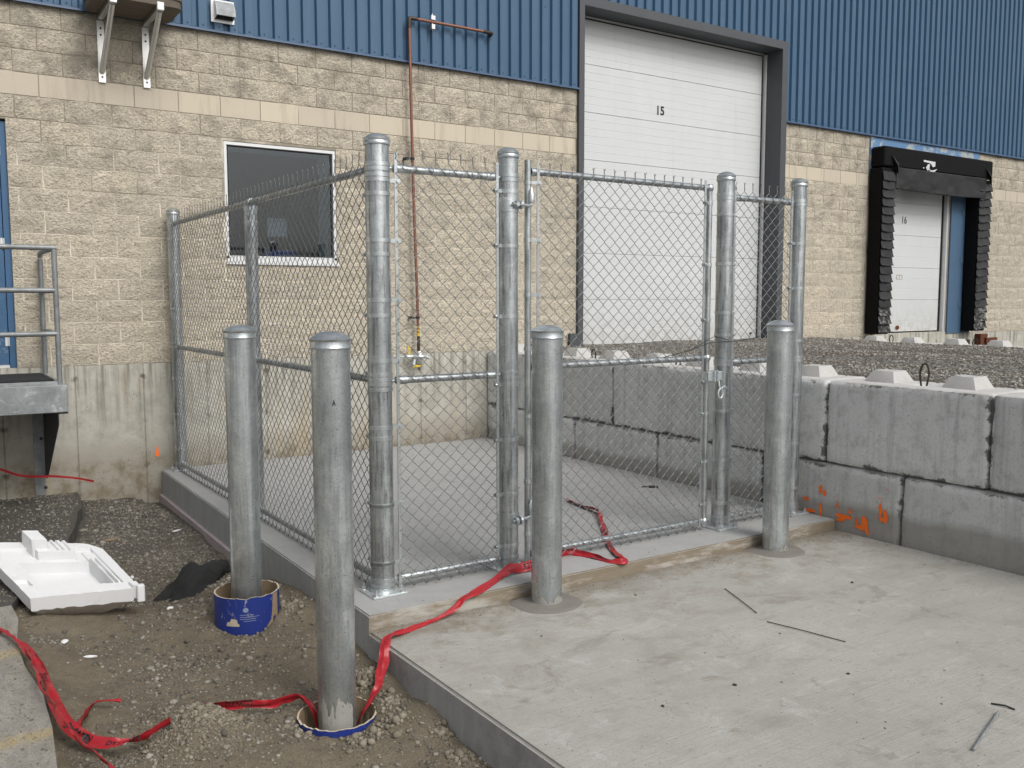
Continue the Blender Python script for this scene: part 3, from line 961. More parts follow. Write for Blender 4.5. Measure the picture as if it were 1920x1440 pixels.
# ribbed siding, one object per sheet
ZB = 3.262; ZT = 7.6; PT = .1524
prof = [(0, -.008), (.044, -.008), (.057, -.044), (.139, -.044)]      # valley, flank, crown, flank
def sheet(x0, x1, z0, z1):
    pts = []
    k = math.floor(x0/PT)
    while k*PT < x1 + PT:
        for dx, y in prof: pts.append((k*PT+dx, y))
        k += 1
    def yat(x):
        for (a, ya), (b, yb) in zip(pts, pts[1:]):
            if a <= x <= b: return ya+(yb-ya)*(x-a)/(b-a)
        return pts[0][1]
    line = [(x0, yat(x0))] + [q for q in pts if x0 < q[0] < x1] + [(x1, yat(x1))]
    mb = MB(); nn = len(line)
    vs = [(x,y,z0) for x,y in line]+[(x,y,z1) for x,y in line]+[(x,y+.003,z0) for x,y in line]
    fs = [(i,i+1,nn+i+1,nn+i) for i in range(nn-1)] + [(2*nn+i,2*nn+i+1,i+1,i) for i in range(nn-1)]
    return mb.add(vs, fs)
x = -2.75
k = 0
while x < 21:
    x1 = x + 6*PT
    segs = [(max(x,-9), x1, ZB, ZT)]
    a, b = 6.114, 10.015
    out = []
    for s in segs:
        if s[1] <= a or s[0] >= b: out.append(s)
        else:
            if s[0] < a: out.append((s[0], a, ZB, ZT))
            if s[1] > b: out.append((b, s[1], ZB, ZT))
            out.append((max(s[0],a), min(s[1],b), 4.40, ZT))
    for s in out:
        pn = sheet(s[0]+.001, s[1]-.001, s[2], s[3]).build('siding_panel', M_SIDE, wh, None, False)
        if s[2] < 4:
            sc = MB(); kk = math.floor(s[0]/PT)
            while kk*PT < s[1]:
                for zz in (ZB+.035, 3.262+.9):
                    xx = kk*PT+.101 if zz < 3.4 else kk*PT+.101
                    if s[0] < xx < s[1]-.02 and (zz < 3.4 or kk % 4 == 0): sc.lathe([(0,.001),(.006,.001),(.008,-.003),(.0085,-.006)], (0,0,0), 6); \
                        sc.v[-24:] = [(xx+p[0], -.045-.006-p[2], zz+p[1]) for p in sc.v[-24:]]
                kk += 1
            if sc.v: sc.build('screws', M_SIDE2, pn, None, False)['kind'] = 'stuff'
    x = x1
fl = MB()
for a, b in ((-2.75, 6.114), (10.015, 21)):
    fl.prism([(.01, ZB+.03), (-.052, ZB), (-.056, ZB-.022), (-.048, ZB-.022), (-.046, ZB-.004), (.01, ZB-.006)], 0, a, b)
fl.build('base_flashing', M_SIDE2, wh)
sh = MB(); sh.box(-14, 6.0, .23, .3, 3.2, 7.6); sh.box(10.1, 30, .23, .3, 3.2, 7.6); sh.box(6.0, 10.1, .24, .3, 4.42, 7.6)
for a, b, c, d in [(-14,6.1,-1.6,3.2),(10.03,12.8,-1.6,3.2),(14.4,30,-1.6,3.2)]: pass
sh.box(-14, -13.8, .3, 22, -1.6, 7.6); sh.box(29.8, 30, .3, 22, -1.6, 7.6); sh.box(-14, 30, 22, 22.2, -1.6, 7.6)
sh.build('shell_wall', M_SIDE2, wh)
MB().box(-14.3, 30.3, -.1, 22.4, 7.6, 7.75).build('roof', M_TRIM, wh)

# loading door 15
TL, TLi, TRi, TR, TH0, TH1, YF, YD = 6.114, 6.196, 9.896, 10.015, 4.285, 4.40, -.05, .30
fr = MB()
fr.box(TL, TLi, YF, YD+.06, -.1, TH0); fr.box(TRi, TR, YF, YD+.06, -.1, TH0); fr.box(TL, TR, YF, YD+.06, TH0, TH1)
fr.build('door_frame', M_TRIM, wh)
ld = MB().box(TLi, TRi, YD+.05, YD+.08, -.3, TH0).build('loading_door', M_DARKST, wh)
def text_mesh(txt, size, sx=1.0, bold=.03):
    cu = bpy.data.curves.new('t', 'FONT'); cu.body = txt; cu.size = size; cu.offset = size*bold; cu.align_x = 'CENTER'; cu.align_y = 'CENTER'
    o = bpy.data.objects.new('t', cu); C.objects.link(o)
    dg = bpy.context.evaluated_depsgraph_get()
    me = bpy.data.meshes.new_from_object(o.evaluated_get(dg))
    bpy.data.objects.remove(o)
    v = [(p.co.x*sx, p.co.y) for p in me.vertices]; f = [tuple(p.vertices) for p in me.polygons]
    me.materials.clear()
    return v, f
def thick(v, sx=.012):
    return v
def section(x0, x1, z0, z1, ngro, mat, parent, yd):
    ln = [(yd+.03, z0+.0016), (yd+.003, z0+.0016), (yd, z0+.005)]
    st = (z1-z0)/ngro
    for i in range(1, ngro):
        zc = z0+i*st
        ln += [(yd, zc-.004), (yd+.0022, zc-.001), (yd+.0022, zc+.001), (yd, zc+.004)]
    ln += [(yd, z1-.005), (yd+.003, z1-.0016), (yd+.03, z1-.0016)]
    mb = MB(); nn = len(ln)
    mb.add([(x0,y,z) for y,z in ln]+[(x1,y,z) for y,z in ln], [(i,nn+i,nn+i+1,i+1) for i in range(nn-1)]+[tuple(range(nn)),tuple(range(nn,2*nn))[::-1]])
    return mb.build('door_section', mat, parent)
for i in range(7):
    z0, z1 = i*.613, (i+1)*.613
    if i == 6: z1 = 4.245
    section(TLi+.004, 9.845, z0+.001, z1, 6 if i < 6 else 6, M_WHITE, ld, YD)
v, f = text_mesh('15', .165, 1.0)
MB().add([(7.801+a, YD-.0025, 3.218+b) for a, b in v], f).build('door_number', M_INK, ld, None, False)
MB().box(9.853, 9.872, YD-.002, YD+.04, 0, 4.2).build('door_gasket', M_INK, ld)
MB().cbox(9.874, 9.8945, YD-.06, YD+.02, 0, 4.262, .003).build('door_track', M_ALU, wh)
MB().cbox(TLi+.002, 9.873, YD-.02, YD+.02, 4.262, 4.283, .003).build('head_seal', M_ALU, wh)
MB().box(8.0, 8.075, YD-.003, YD+.004, .1, .125).build('label_plate', M_INK, ld) if False else None
MB().box(9.70, 9.755, YD-.003, YD-.001, .075, .105).build('maker_plate', M_INK, ld)
MB().box(TLi, TRi, -.02, YD+.06, -.2, -.004).build('door_sill', M_GROUT, wh)
MB().box(5.98, 6.112, -.06, -.002, 0, .18).build('sill_bumper', M_TRIM, wh)

# dock door 16
DX0, DX1, DZ = 12.9, 14.42, 2.62
wp = MB()
wp.box(12.10, 15.28, -.022, .011, 2.62, 3.242); wp.box(14.48, 15.2, -.02, .011, .0, 2.62)
wp.build('wall_plate', M_WORN, wh)
pl = MB()
for z in (.45, 1.25, 2.1): pl.cbox(14.80, 14.89, -.032, -.0215, z, z+.1, .003)
pl.build('strap_plate', M_WORN, wh)
dd = MB().box(12.3, 14.44, .165, .19, -.05, 2.7).build('dock_door', M_DARKST, wh)
for i in range(5):
    section(12.32, 14.40, .05+i*.55, .05+(i+1)*.55, 3, M_WHITE2, dd, .12)
v, f = text_mesh('16', .17, .95, .012)
MB().add([(13.285+a, .1175, 1.955+b) for a, b in v], f).build('door_number', M_INK, dd, None, False)
MB().box(14.405, 14.425, .1, .16, .05, 2.7).build('door_gasket', M_INK, dd)
MB().cbox(14.427, 14.478, .03, .12, .03, 2.62, .003).build('door_track', M_ALU, wh)
pm = MB()
for (a, b, c, d) in [(0,.16,.0,.006),(0,.16,.07,.076),(0,.006,.0,.076),(.154,.16,0,.076),(.076,.082,0,.076)]: pm.box(13.13+a, 13.13+b, .117, .119, .95+c, .95+d)
pm.build('stencil_mark', M_LEAFB, dd)
hd = MB().lathe([(0,.0),(.05,.0),(.055,.004),(0,.006)], (0,0,0), 14); hd.v = [(13.2+a*1.1, .118-c, .12+b*.7) for a,b,c in hd.v]; hd.build('pull_handle', M_RUST, dd)
MB().box(14.7, 15.0, -.16, -.001, -.5, -.12).build('dock_bumper', M_MAT, wh)
rb = MB(); rb.cbox(15.42, 15.66, -.12, -.002, -.3, -.03, .006); rb.cbox(15.55, 15.92, -.16, -.121, -.2, -.1, .004); rb.build('bumper_bracket', M_RUST, wh)

# window
wf = MB()
wx0, wx1, wz0, wz1 = 1.645, 2.845, .985, 2.21
for a in [(wx0,wx0+.036,wz0+.05,wz1-.036),(wx1-.036,wx1,wz0+.05,wz1-.036),(wx0,wx1,wz1-.038,wz1-.004),(wx0,wx1,wz0+.05-.03,wz0+.05+.03)]:
    wf.cbox(a[0]+.002, a[1]-.002, .006, .06, a[2], a[3], .003)
win = wf.build('window', M_ALU, wh)
gk = MB()
for a in [(wx0+.042,wx0+.05,wz0+.08,wz1-.042),(wx1-.05,wx1-.042,wz0+.08,wz1-.042),(wx0+.042,wx1-.042,wz1-.05,wz1-.042),(wx0+.042,wx1-.042,wz0+.08,wz0+.086)]:
    gk.box(a[0], a[1], .022, .05, a[2], a[3])
gk.build('gasket', M_INK, win)
MB().box(wx0+.05, wx1-.05, .034, .040, wz0+.086, wz1-.05).build('pane', M_GLASS, win)
MB().cbox(wx0-.005, wx1+.015, -.024, .05, wz0-.012, wz0+.02, .004).build('sill', M_ALU, win)
rv_ = MB()
rv_.box(wx0-.02, wx0+.04, .062, .42, wz0-.03, wz1+.03); rv_.box(wx1-.04, wx1+.02, .062, .42, wz0-.03, wz1+.03); rv_.box(wx0, wx1, .062, .42, wz1-.04, wz1+.03); rv_.box(wx0, wx1, .062, .45, wz0-.04, wz0+.05)
rv_.build('inner_reveal', M_ROOM, win)
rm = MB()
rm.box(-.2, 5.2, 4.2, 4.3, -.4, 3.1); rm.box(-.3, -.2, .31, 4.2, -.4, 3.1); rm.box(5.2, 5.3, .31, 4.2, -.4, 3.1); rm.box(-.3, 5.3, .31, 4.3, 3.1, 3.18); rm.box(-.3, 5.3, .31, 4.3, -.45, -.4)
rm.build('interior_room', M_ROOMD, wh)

# blue personnel door
bd = MB()
bd.box(-.335, -.282, .035, .1, 0, 2.20); bd.box(-1.36, -1.31, .035, .1, 0, 2.20); bd.box(-1.31, -.335, .035, .1, 2.15, 2.20)
door = MB().cbox(-1.305, -.34, .045, .09, .03, 2.145, .003).build('entry_door', M_LEAF, wh)
bd.build('frame', M_BLUE, door)
for z in (.25, 1.12, 1.95):
    h = MB(); h.tube([(-.3375,.036,z-.05),(-.3375,.036,z+.05)], .008, 8); h.box(-.365,-.31,.040,.044,z-.05,z+.05); h.build('hinge', M_ALU, door)
MB().box(-1.3, -.34, .02, .12, 0, .028).build('threshold', M_ALU, door)
cl_ = MB().cbox(-.43, -.36, .03, .045, 1.68, 1.78, .003); cl_.build('door_closer_bracket', M_ALU, door)
fill = MB(); fill.box(-14,-2.3,-.001,.012,0,.001); 
# ================================================================== dock shelter round door 16
ds = thing('dock_shelter', (13.5, 0, 0), 'black padded dock shelter with pleated sides around white door 16', 'dock shelter')
SXL, SXLi, SXRi, SXR, SD = 12.09, 12.40, 14.90, 15.27, -.26
def rag(x0, x1, y, z0, z1, seed, nx=14, nz=40, amp=.012):
    us = np.linspace(x0, x1, nx); vs = np.linspace(z0, z1, nz)
    X, Z = np.meshgrid(us, vs, indexing='ij')
    Y = y + amp*fbm(X*6, Z*5, seed=seed, octv=3)
    return X, Y, Z
for (a, b, nm) in [(SXL, SXLi, 1), (SXRi, SXR, 2)]:
    mb = MB().cbox(a, b, SD, -.024, .04, 2.72, .012)
    pad_ = mb.build('side_pad', M_BLACKFAB, ds)
    N = 19
    for i in range(N):
        z1 = 2.66 - i*(2.58/N); z0 = z1 - 2.58/N
        mbp = MB(); r = rnd.uniform
        nu = 7; vs = []; 
        worn = z1 < .62
        for j, (zz, yy) in enumerate([(z1, SD-.004), (z1-.025, SD-.014-r(0,.006)), (z0+.03, SD-.022-r(0,.008)), (z0-.004, SD-.034-r(0,.014)), (z0-.010, SD-.018), (z0+.02, SD-.012)]):
            for k in range(nu):
                u = k/(nu-1)
                ex = .014 if (j in (2,3,4)) else 0.0
                sag = (-.012*math.sin(u*math.pi)*r(.4,1.4) if nm == 1 else .05*(u-.5)*r(.3,1.4)) if j > 0 else 0
                vs.append((a-.004*(1-u)+(b-a)*u + ex*(1 if k == nu-1 else 0), yy - .012*r(-1,1)*(0<k<nu-1), zz + sag))
        fs = [(j*nu+k, (j+1)*nu+k, (j+1)*nu+k+1, j*nu+k+1) for j in range(5) for k in range(nu-1)]
        mbp.add(vs, fs).build('pleat', M_PLEATW if worn else M_PLEAT, pad_, .6)
hp = MB().cbox(SXL+.02, SXR+.02, SD-.02, -.024, 2.74, 3.06, .02).build('head_pad', M_BLACKFAB, ds)
X, Y, Z = rag(SXLi+.02, SXR-.2, SD-.030, 2.40, 2.74, 51, 60, 24, .02)
sagz = np.where(Z < 2.6, -.03*np.sin((X-SXLi)/(SXR-SXLi)*3.1), 0)
hc = link('head_curtain', grid_mesh('head_curtain', X-13.5, Y, Z+sagz), M_PLEAT, ds)
sm = hc.modifiers.new('thickness', 'SOLIDIFY'); sm.thickness = .008
for xx in (SXLi-.02, SXR-.12):
    MB().add([(xx-.1,SD-.03,2.93),(xx+.1,SD-.028,2.80),(xx+.05,SD-.06,2.62),(xx-.02,SD-.09,2.76),(xx-.08,SD-.024,2.88),(xx+.06,SD-.024,2.66)], [(0,3,1),(1,3,2),(0,4,3),(3,5,2),(4,5,3)]).build('corner_flap', M_PLEAT, ds)
em = MB(); 
emz = lambda px_, py_: (13.16+(px_-520)*.0052, SD-.0245, 2.915-(py_-200)*.0025)
for poly in ([(520,200),(585,203),(585,232),(572,240),(562,222),(548,214),(522,212)], [(546,222),(556,226),(552,250),(560,262),(550,272),(540,262),(534,248)], [(540,262),(560,262),(578,258),(596,248),(588,262),(578,272),(560,292),(548,280)], [(517,250),(524,248),(526,254),(519,256)]):
    em.add([emz(*q) for q in poly], [tuple(range(len(poly)))])
em.build('torn_emblem', M_WHITE2, hp, None, False)

# ================================================================== copper pipe
cp = thing('copper_pipe', (3.72, -.08, 0), 'copper gas pipe rising up the block wall and turning right across the siding', 'pipe')
yp = -.10
MB().tube([(3.775,yp,.06),(3.765,yp,.6),(3.735,yp,1.6),(3.715,yp,2.6),(3.70,yp,3.64)], .0165, 14).build('riser', M_COPPER, cp, .8)
MB().tube([(3.73,yp,3.71),(4.72,yp,3.712)], .0165, 14).build('cross_run', M_COPPER, cp, .8)
MB().tube([(3.70,yp,3.60),(3.70,yp,3.68),(3.704,yp,3.70),(3.715,yp,3.71),(3.80,yp,3.71)], .022, 14).build('elbow', M_DARKCU, cp, .8)
MB().tube([(4.66,yp,3.712),(4.75,yp,3.712),(4.785,yp+.01,3.708),(4.79,yp+.05,3.70),(4.79,-.03,3.70)], .021, 14).build('elbow', M_DARKCU, cp, .8)
for (x, z) in [(3.722, 2.185), (3.768, .41)]:
    mb = MB(); mb.lathe([(.018,-.014),(.024,-.014),(.024,.014),(.018,.014)], (x,yp,z), 14); mb.box(x-.075,x-.018,yp-.008,yp+.008,z-.008,z+.008); mb.box(x-.08,x-.05,yp-.012,-.02,z-.014,z+.014)
    mb.build('clamp', M_DARKST, cp)
mb = MB(); mb.box(3.975,4.005,yp-.02,-.045,3.66,3.675); mb.box(3.965,4.015,yp-.026,yp+.026,3.73,3.775); mb.box(3.97,4.01,yp-.028,yp+.02,3.63,3.68); mb.tube([(3.99,yp,3.62),(3.99,yp,3.80)],.006,6); mb.build('clamp', M_STAINLESS, cp)
mb = MB()
for a, b in ((.20,.235),(.255,.275),(.29,.31)): mb.tube([(3.772,yp,a),(3.771,yp,b)], .0175, 14)
mb.build('yellow_marking', M_YELLOW, cp)
mb = MB(); mb.tube([(3.775,yp,.0),(3.774,yp,.2)], .018, 12); mb.tube([(3.775,yp,-.19),(3.775,yp,-.12)], .014, 10); mb.build('black_nipple', M_DARKCU, cp)
rg = MB(); rg.lathe([(0,-.05),(.03,-.05),(.034,-.02),(.075,-.012),(.08,0),(.075,.012),(.034,.02),(.03,.045),(.018,.06),(0,.06)], (3.778,yp-.01,-.03), 20)
rg.tube([(3.62,yp,-.03),(3.86,yp,-.03)], .016, 12); rg.tube([(3.84,yp-.02,-.035),(3.90,yp-.02,-.055)], .02, 10); rg.tube([(3.60,yp,-.03),(3.54,yp+.02,-.035),(3.52,-.01,-.04)], .012, 10); rg.tube([(3.72,yp-.01,-.06),(3.70,yp-.01,-.13)], .02, 10)
rg.build('regulator', M_PLATE, cp, .7)
MB().cbox(3.63,3.66,yp-.02,yp-.012,-.0,.09,.002).build('valve_handle', M_YELLOW, cp)
MB().cbox(3.69,3.79,yp-.02,yp-.01,-.155,-.13,.002).build('valve_handle', M_YELLOW, cp)

# ================================================================== wall vent
wv = thing('wall_vent', (1.66, -.05, 3.44), 'small aluminium hooded vent on the blue siding', 'vent')
MB().cbox(1.545,1.775,-.056,-.046,3.335,3.555,.003).build('flange', M_ALU, wv)
MB().prism([(-.056,3.54),(-.11,3.515),(-.15,3.44),(-.152,3.385),(-.146,3.385),(-.142,3.435),(-.056,3.48)], 0, 1.578, 1.752).build('hood', M_STEELG, wv)
hs_ = MB(); hs_.prism([(-.056,3.54),(-.11,3.515),(-.15,3.44),(-.152,3.385),(-.056,3.36)], 0, 1.574, 1.5775); hs_.build('hood_cheek', M_ALU, wv); hs_ = MB(); hs_.prism([(-.056,3.54),(-.11,3.515),(-.15,3.44),(-.152,3.385),(-.056,3.36)], 0, 1.7525, 1.756); hs_.build('hood_cheek', M_ALU, wv)
MB().box(1.58,1.75,-.075,-.058,3.365,3.40).build('damper_flap', M_DARKST, wv)

# ================================================================== wooden shelf on steel brackets
ws = thing('equipment_shelf', (.73, 0, 3.2), 'weathered wooden shelf high on the wall carried by two metal brackets', 'shelf')
poly = []
x0, x1, y0, y1, rr = .385, 1.13, -.64, -.07, .09
for (cx, cy, a0) in [(x1-rr,y1-rr,0),(x0+rr,y1-rr,90),(x0+rr,y0+rr,180),(x1-rr,y0+rr,270)]:
    for i in range(6):
        a = math.radians(a0+i*18); poly.append((cx+rr*math.cos(a), cy+rr*math.sin(a)))
MB().prism(poly, 2, 3.235, 3.30).build('board', M_WOOD, ws)
poly2 = [((x-.757)*1.03+.757, (y+.355)*1.03-.355) for x, y in poly]
MB().prism(poly2, 2, 3.302, 3.37).build('board', M_WOOD, ws)
for x in (.535, .93):
    b = MB(); w = .026
    b.cbox(x-w-.006, x+w+.006, -.022, -.016, 2.63, 3.19, .001)
    br = b.build('bracket', M_STAINLESS, ws)
    MB().cbox(x-w, x+w, -.62, -.008, 3.195, 3.232, .004).build('arm', M_STAINLESS, br)
    MB().tube([(x,-.03,2.73),(x,-.60,3.195)], .025, 12).build('strut', M_STAINLESS, br, .8)
    MB().cbox(x-w-.004, x+w+.004, -.655, -.6, 3.19, 3.262, .004).build('end_clip', M_ALU, br)
    bo = MB()
    for z in (2.68, 3.06, 3.12): bo.lathe([(0,0),(.009,0),(.009,.004),(0,.004)], (0,0,0), 10); bo.v[-40:] = [(x+p[0], -.0225-p[2], z+p[1]) for p in bo.v[-40:]]
    bo.build('bolt', M_DARKST, br)
MB().tube([(1.17,-.06,3.30),(1.20,-.07,3.42),(1.22,-.05,3.6),(1.22,-.05,4.2)], .022, 10).build('insulated_line', M_MAT, ws, .8)

# ================================================================== entry platform with railing
ep = thing('entry_platform', (-.6, -.5, -.1), 'grey steel landing with pipe railing below the blue door', 'platform')
MB().cbox(-2.4, -.055, -.955, -.02, -.10, -.062, .004).build('deck', M_STEELG, ep)
MB().cbox(-2.4, -.018, -1.03, -.96, -.318, -.088, .006).build('front_beam', M_STEELG, ep)
MB().cbox(-2.4, -.022, -.958, -.03, -.20, -.102, .004).build('deck_frame', M_DARKST, ep)
gs = MB(); gs.prism([(-.012,-.34),(-1.02,-.34),(-.98,-.40),(-.10,-1.02),(-.012,-1.02)], 0, -.098, -.088); gs.prism([(-.62,-.34),(-1.03,-.34),(-.985,-.41),(-.6,-.67)], 0, -.098, -.088)
g_ = MB(); g_.prism([(-.012,-.325),(-1.01,-.325),(-1.0,-.42),(-.11,-1.02),(-.012,-1.02)], 0, -.096, -.088); g_.cbox(-.11, -.018, -1.01, -.05, -.332, -.32, .002)
g_.build('gusset', M_DARKST, ep)
lg = MB(); lg.cbox(-.185, -.098, -.012, -.001, -1.19, -.32, .002); lg.build('wall_leg', M_STEELG, ep)
bo = MB()
for (x, z) in [(-.12,-.66), (-.10,-1.12)]:
    bo.lathe([(0,.0),(.016,.0),(.016,.012),(0,.012)], (0,0,0), 6); bo.v[-24:] = [(x+p[0], -.012-p[2], z+p[1]) for p in bo.v[-24:]]
bo.build('bolt', M_DARKST, ep)
RX0, RYF, RYB = -.062, -.945, -.06
def rail_tube(path, name, r=.0215): MB().tube(path, r, 14).build(name, M_RAILG, ep, .8)
ztop = 1.045
rail_tube([(RX0,RYF,-.09),(RX0,RYF,ztop-.01)], 'post')
rail_tube([(RX0,RYB,-.055),(RX0,RYB,ztop-.06)], 'post')
rail_tube([(-2.4,RYF,ztop),(RX0-.006,RYF,ztop),(RX0+.016,RYF,ztop)], 'top_rail')
rail_tube([(RX0,RYF+.005,ztop),(RX0,RYB-.025,ztop-.005),(RX0,RYB-.005,ztop-.014),(RX0,RYB,ztop-.05)], 'top_rail')
for z in (.695, .335):
    rail_tube([(-2.4,RYF,z),(RX0,RYF,z)], 'mid_rail')
    rail_tube([(RX0,RYF,z),(RX0,RYB,z)], 'mid_rail')
rail_tube([(-1.5,RYF,-.09),(-1.5,RYF,ztop-.01)], 'post')
mt = MB()
mt.cbox(-2.2, -.10, -.90, -.14, -.06, -.045, .004)
for i in range(28): mt.cbox(-2.18, -.12, -.885+i*.0265, -.872+i*.0265, -.0455, -.041, .001)
tag(mt.build('rubber_mat', M_MAT), 'black ribbed rubber mat lying on the grey steel landing', 'mat')

# ================================================================== galvanized fence
fn = thing('chain_link_fence', (2.8, -4.73, ZP), 'galvanized chain link fence enclosing the raised concrete pad', 'fence')
RR = .0212
def ring(mb, x, y, z, r, h=.022, t=.0042):
    return mb.lathe([(r,-h/2),(r+t,-h/2),(r+t,h/2),(r,h/2)], (x,y,z), 28)
def post(x, y, r, ztop, plate=.105, prot=0.0, cap=True, nb=4):
    p = MB().shaft(x, y, ZP+.012, ztop, r, int(x*100)).build('post', M_GALV, fn, 3.14, False)
    if cap:
        MB().lathe([(r+.001,-.004),(r+.0065,-.006),(r+.0075,-.002),(r+.007,.012),(r+.0045,.016),(r+.006,.020),(r+.0065,.030),(r*.95,.038),(r*.7,.050),(r*.35,.057),(0,.059)], (x,y,ztop-.03), 40).build('post_cap', M_GALVS, p, .9)
    if plate:
        MB().cbox(x-plate, x+plate, y-plate, y+plate, ZP+.001, ZP+.014, .002).build('base_plate', M_PLATE, p)
        for sx in (-1, 1):
            for sy in (-1, 1):
                bx, by = x+sx*plate*.78, y+sy*plate*.78
                b = MB(); b.lathe([(0,.014),(.021,.014),(.021,.017),(.014,.017)], (bx,by,ZP), 14); b.lathe([(.0145,.017),(.0145,.029),(0,.029)], (bx,by,ZP), 6); b.lathe([(.0075,.029),(.0075,.05),(0,.051)], (bx,by,ZP), 10)
                b.build('anchor_bolt', M_BOLT, p, .5)
    return p
def tband(par, x, y, r, z, ang, reach, name='tension_band'):
    mb = MB(); ring(mb, x, y, z, r)
    c, s = math.cos(ang), math.sin(ang)
    # two lugs side by side and a carriage bolt through them
    def loc(a, b, dz): return (x+c*a-s*b, y+s*a+c*b, z+dz)
    for b0 in (-.009, .005):
        vs = [loc(a, b, dz) for a in (r-.002, reach) for b in (b0, b0+.004) for dz in (-.011, .011)]
        mb.add(vs, [(0,1,3,2),(4,6,7,5),(0,4,5,1),(2,3,7,6),(0,2,6,4),(1,5,7,3)])
    mb.tube([loc(reach-.012,-.016,0), loc(reach-.012,-.009,0)], .011, 10)
    mb.tube([loc(reach-.012,.009,0), loc(reach-.012,.018,0)], .008, 6)
    return mb.build(name, M_GALVS, par, .6)
def cupband(par, x, y, r, z, ang):
    mb = MB(); ring(mb, x, y, z+.013, r, .022); ring(mb, x, y, z-.013, r, .022)
    c, s = math.cos(ang), math.sin(ang)
    a0, a1, a2 = r+.002, r+.035, r+.10
    mb.tube([(x+c*a0,y+s*a0,z),(x+c*a1,y+s*a1,z)], .012, 10)
    mb.tube([(x+c*a1,y+s*a1,z),(x+c*(a1+.012),y+s*(a1+.012),z),(x+c*a2,y+s*a2,z)], [.016,.025,.025], 14)
    return mb.build('rail_end', M_GALVS, par, .6)
YFN, XFN = -4.73, 1.085
P1, P2, P3, P4, P5 = (1.078,YFN), (1.945,YFN), (3.815,YFN), (4.605,YFN), (1.10,-.13)
ZT_ = 1.50
po1 = post(*P1, .0665, 1.50, .105); po2 = post(*P2, .0610, 1.50, .105); po3 = post(*P3, .0610, 1.495, .105); po4 = post(*P4, .0590, 1.505, .10); po5 = post(*P5, .0575, 1.47, .09)
pm_ = post(1.09, -2.50, .0475, 1.315, .08, cap=False)
mb = MB(); mb.lathe([(.048,-.03),(.051,-.03),(.051,.0),(.04,.01),(0,.012)], (1.09,-2.50,1.315), 28); mb2 = MB(); ring(mb2, 1.09, -2.50, 1.20, .0475, .012); mb2.build('tension_band', M_GALVS, pm_, .6)
mb.tube([(1.088,-2.535,1.35),(1.088,-2.465,1.35)], .0265, 18); mb.build('loop_cap', M_GALVS, pm_, .7)
zr1, zr2, zr3 = 1.347, .160, -.992
def rail(a, b, name='rail'): MB().tube([a, b], RR, 16).build(name, M_GALV, fn, .8)
for z in (zr1, zr2, zr3):
    rail((P1[0]+.10, YFN, z), (P2[0]-.10, YFN, z)); cupband(po1, *P1, .0665, z, 0); cupband(po2, *P2, .061, z, math.pi)
    rail((P3[0]+.10, YFN, z), (P4[0]-.10, YFN, z)); cupband(po3, *P3, .061, z, 0); cupband(po4, *P4, .059, z, math.pi)
    rail((XFN, YFN+.10, z), (P5[0]-.01, P5[1]-.10, z)); cupband(po1, *P1, .0665, z+.05 if z < 1 else z-.05, math.pi/2) if False else None
    a = math.atan2(P5[1]-YFN, P5[0]-XFN)
    mb = MB(); ring(mb, *P1, z-.045, .0665); mb.tube([(P1[0],YFN+.068,z),(P1[0],YFN+.11,z)], .014, 10); mb.tube([(XFN,YFN+.09,z),(XFN,YFN+.14,z)], .025, 14); mb.build('rail_end', M_GALVS, po1, .6)
    mb = MB(); ring(mb, *P5, z, .0575); mb.tube([(P5[0],P5[1]-.06,z),(P5[0]-.004,P5[1]-.14,z)], .024, 14); mb.build('rail_end', M_GALVS, po5, .6)
    if z < 1: 
        mb = MB(); mb.tube([(1.088,-2.55,z),(1.088,-2.45,z)], .026, 14); ring(mb, 1.09, -2.5, z, .0475, .02); mb.build('rail_clamp', M_GALVS, pm_, .6)
YM = YFN - .030                                    # mesh plane of the front run
XM = XFN - .030
def tbar(x, y, par=fn, ax=0):
    w, d = (.0095, .003) if ax == 0 else (.003, .0095)
    return MB().cbox(x-w, x+w, y-d, y+d, ZP+.02, 1.43, .001).build('tension_bar', M_GALVS, par)
B1, B2, B3, B4 = 1.178, 1.850, 3.885, 4.500
for x in (B1, B2, B3, B4): tbar(x, YM+.004)
for z in (1.275, .945, .615, .275, -.10, -.545, -.885):
    tband(po1, *P1, .0665, z, -.22, .128)
for z in (1.265, .94, .515, .10, -.24, -.58, -.905):
    tband(po2, *P2, .061, z, math.pi+.25, .122)
for z in (1.22, .87, .52, .36, -.19, -.55, -.87):
    tband(po3, *P3, .061, z, -.3, .10)
for z in (1.04, .70, .30, -.12, -.5, -.85):
    tband(po4, *P4, .059, z, math.pi+.22, .128)
for z in (1.20, .87, .53, .20, -.16, -.55, -.88):
    tband(po1, *P1, .0665, z, math.pi/2+.3, .115)
for z in (1.20, .86, .53, .2, -.15, -.5, -.85):
    tband(po5, *P5, .0575, z, -math.pi/2-.3, .105)
tbar(XM+.004, YFN+.105, fn, 1); tbar(XM+.018, P5[1]-.10, fn, 1)

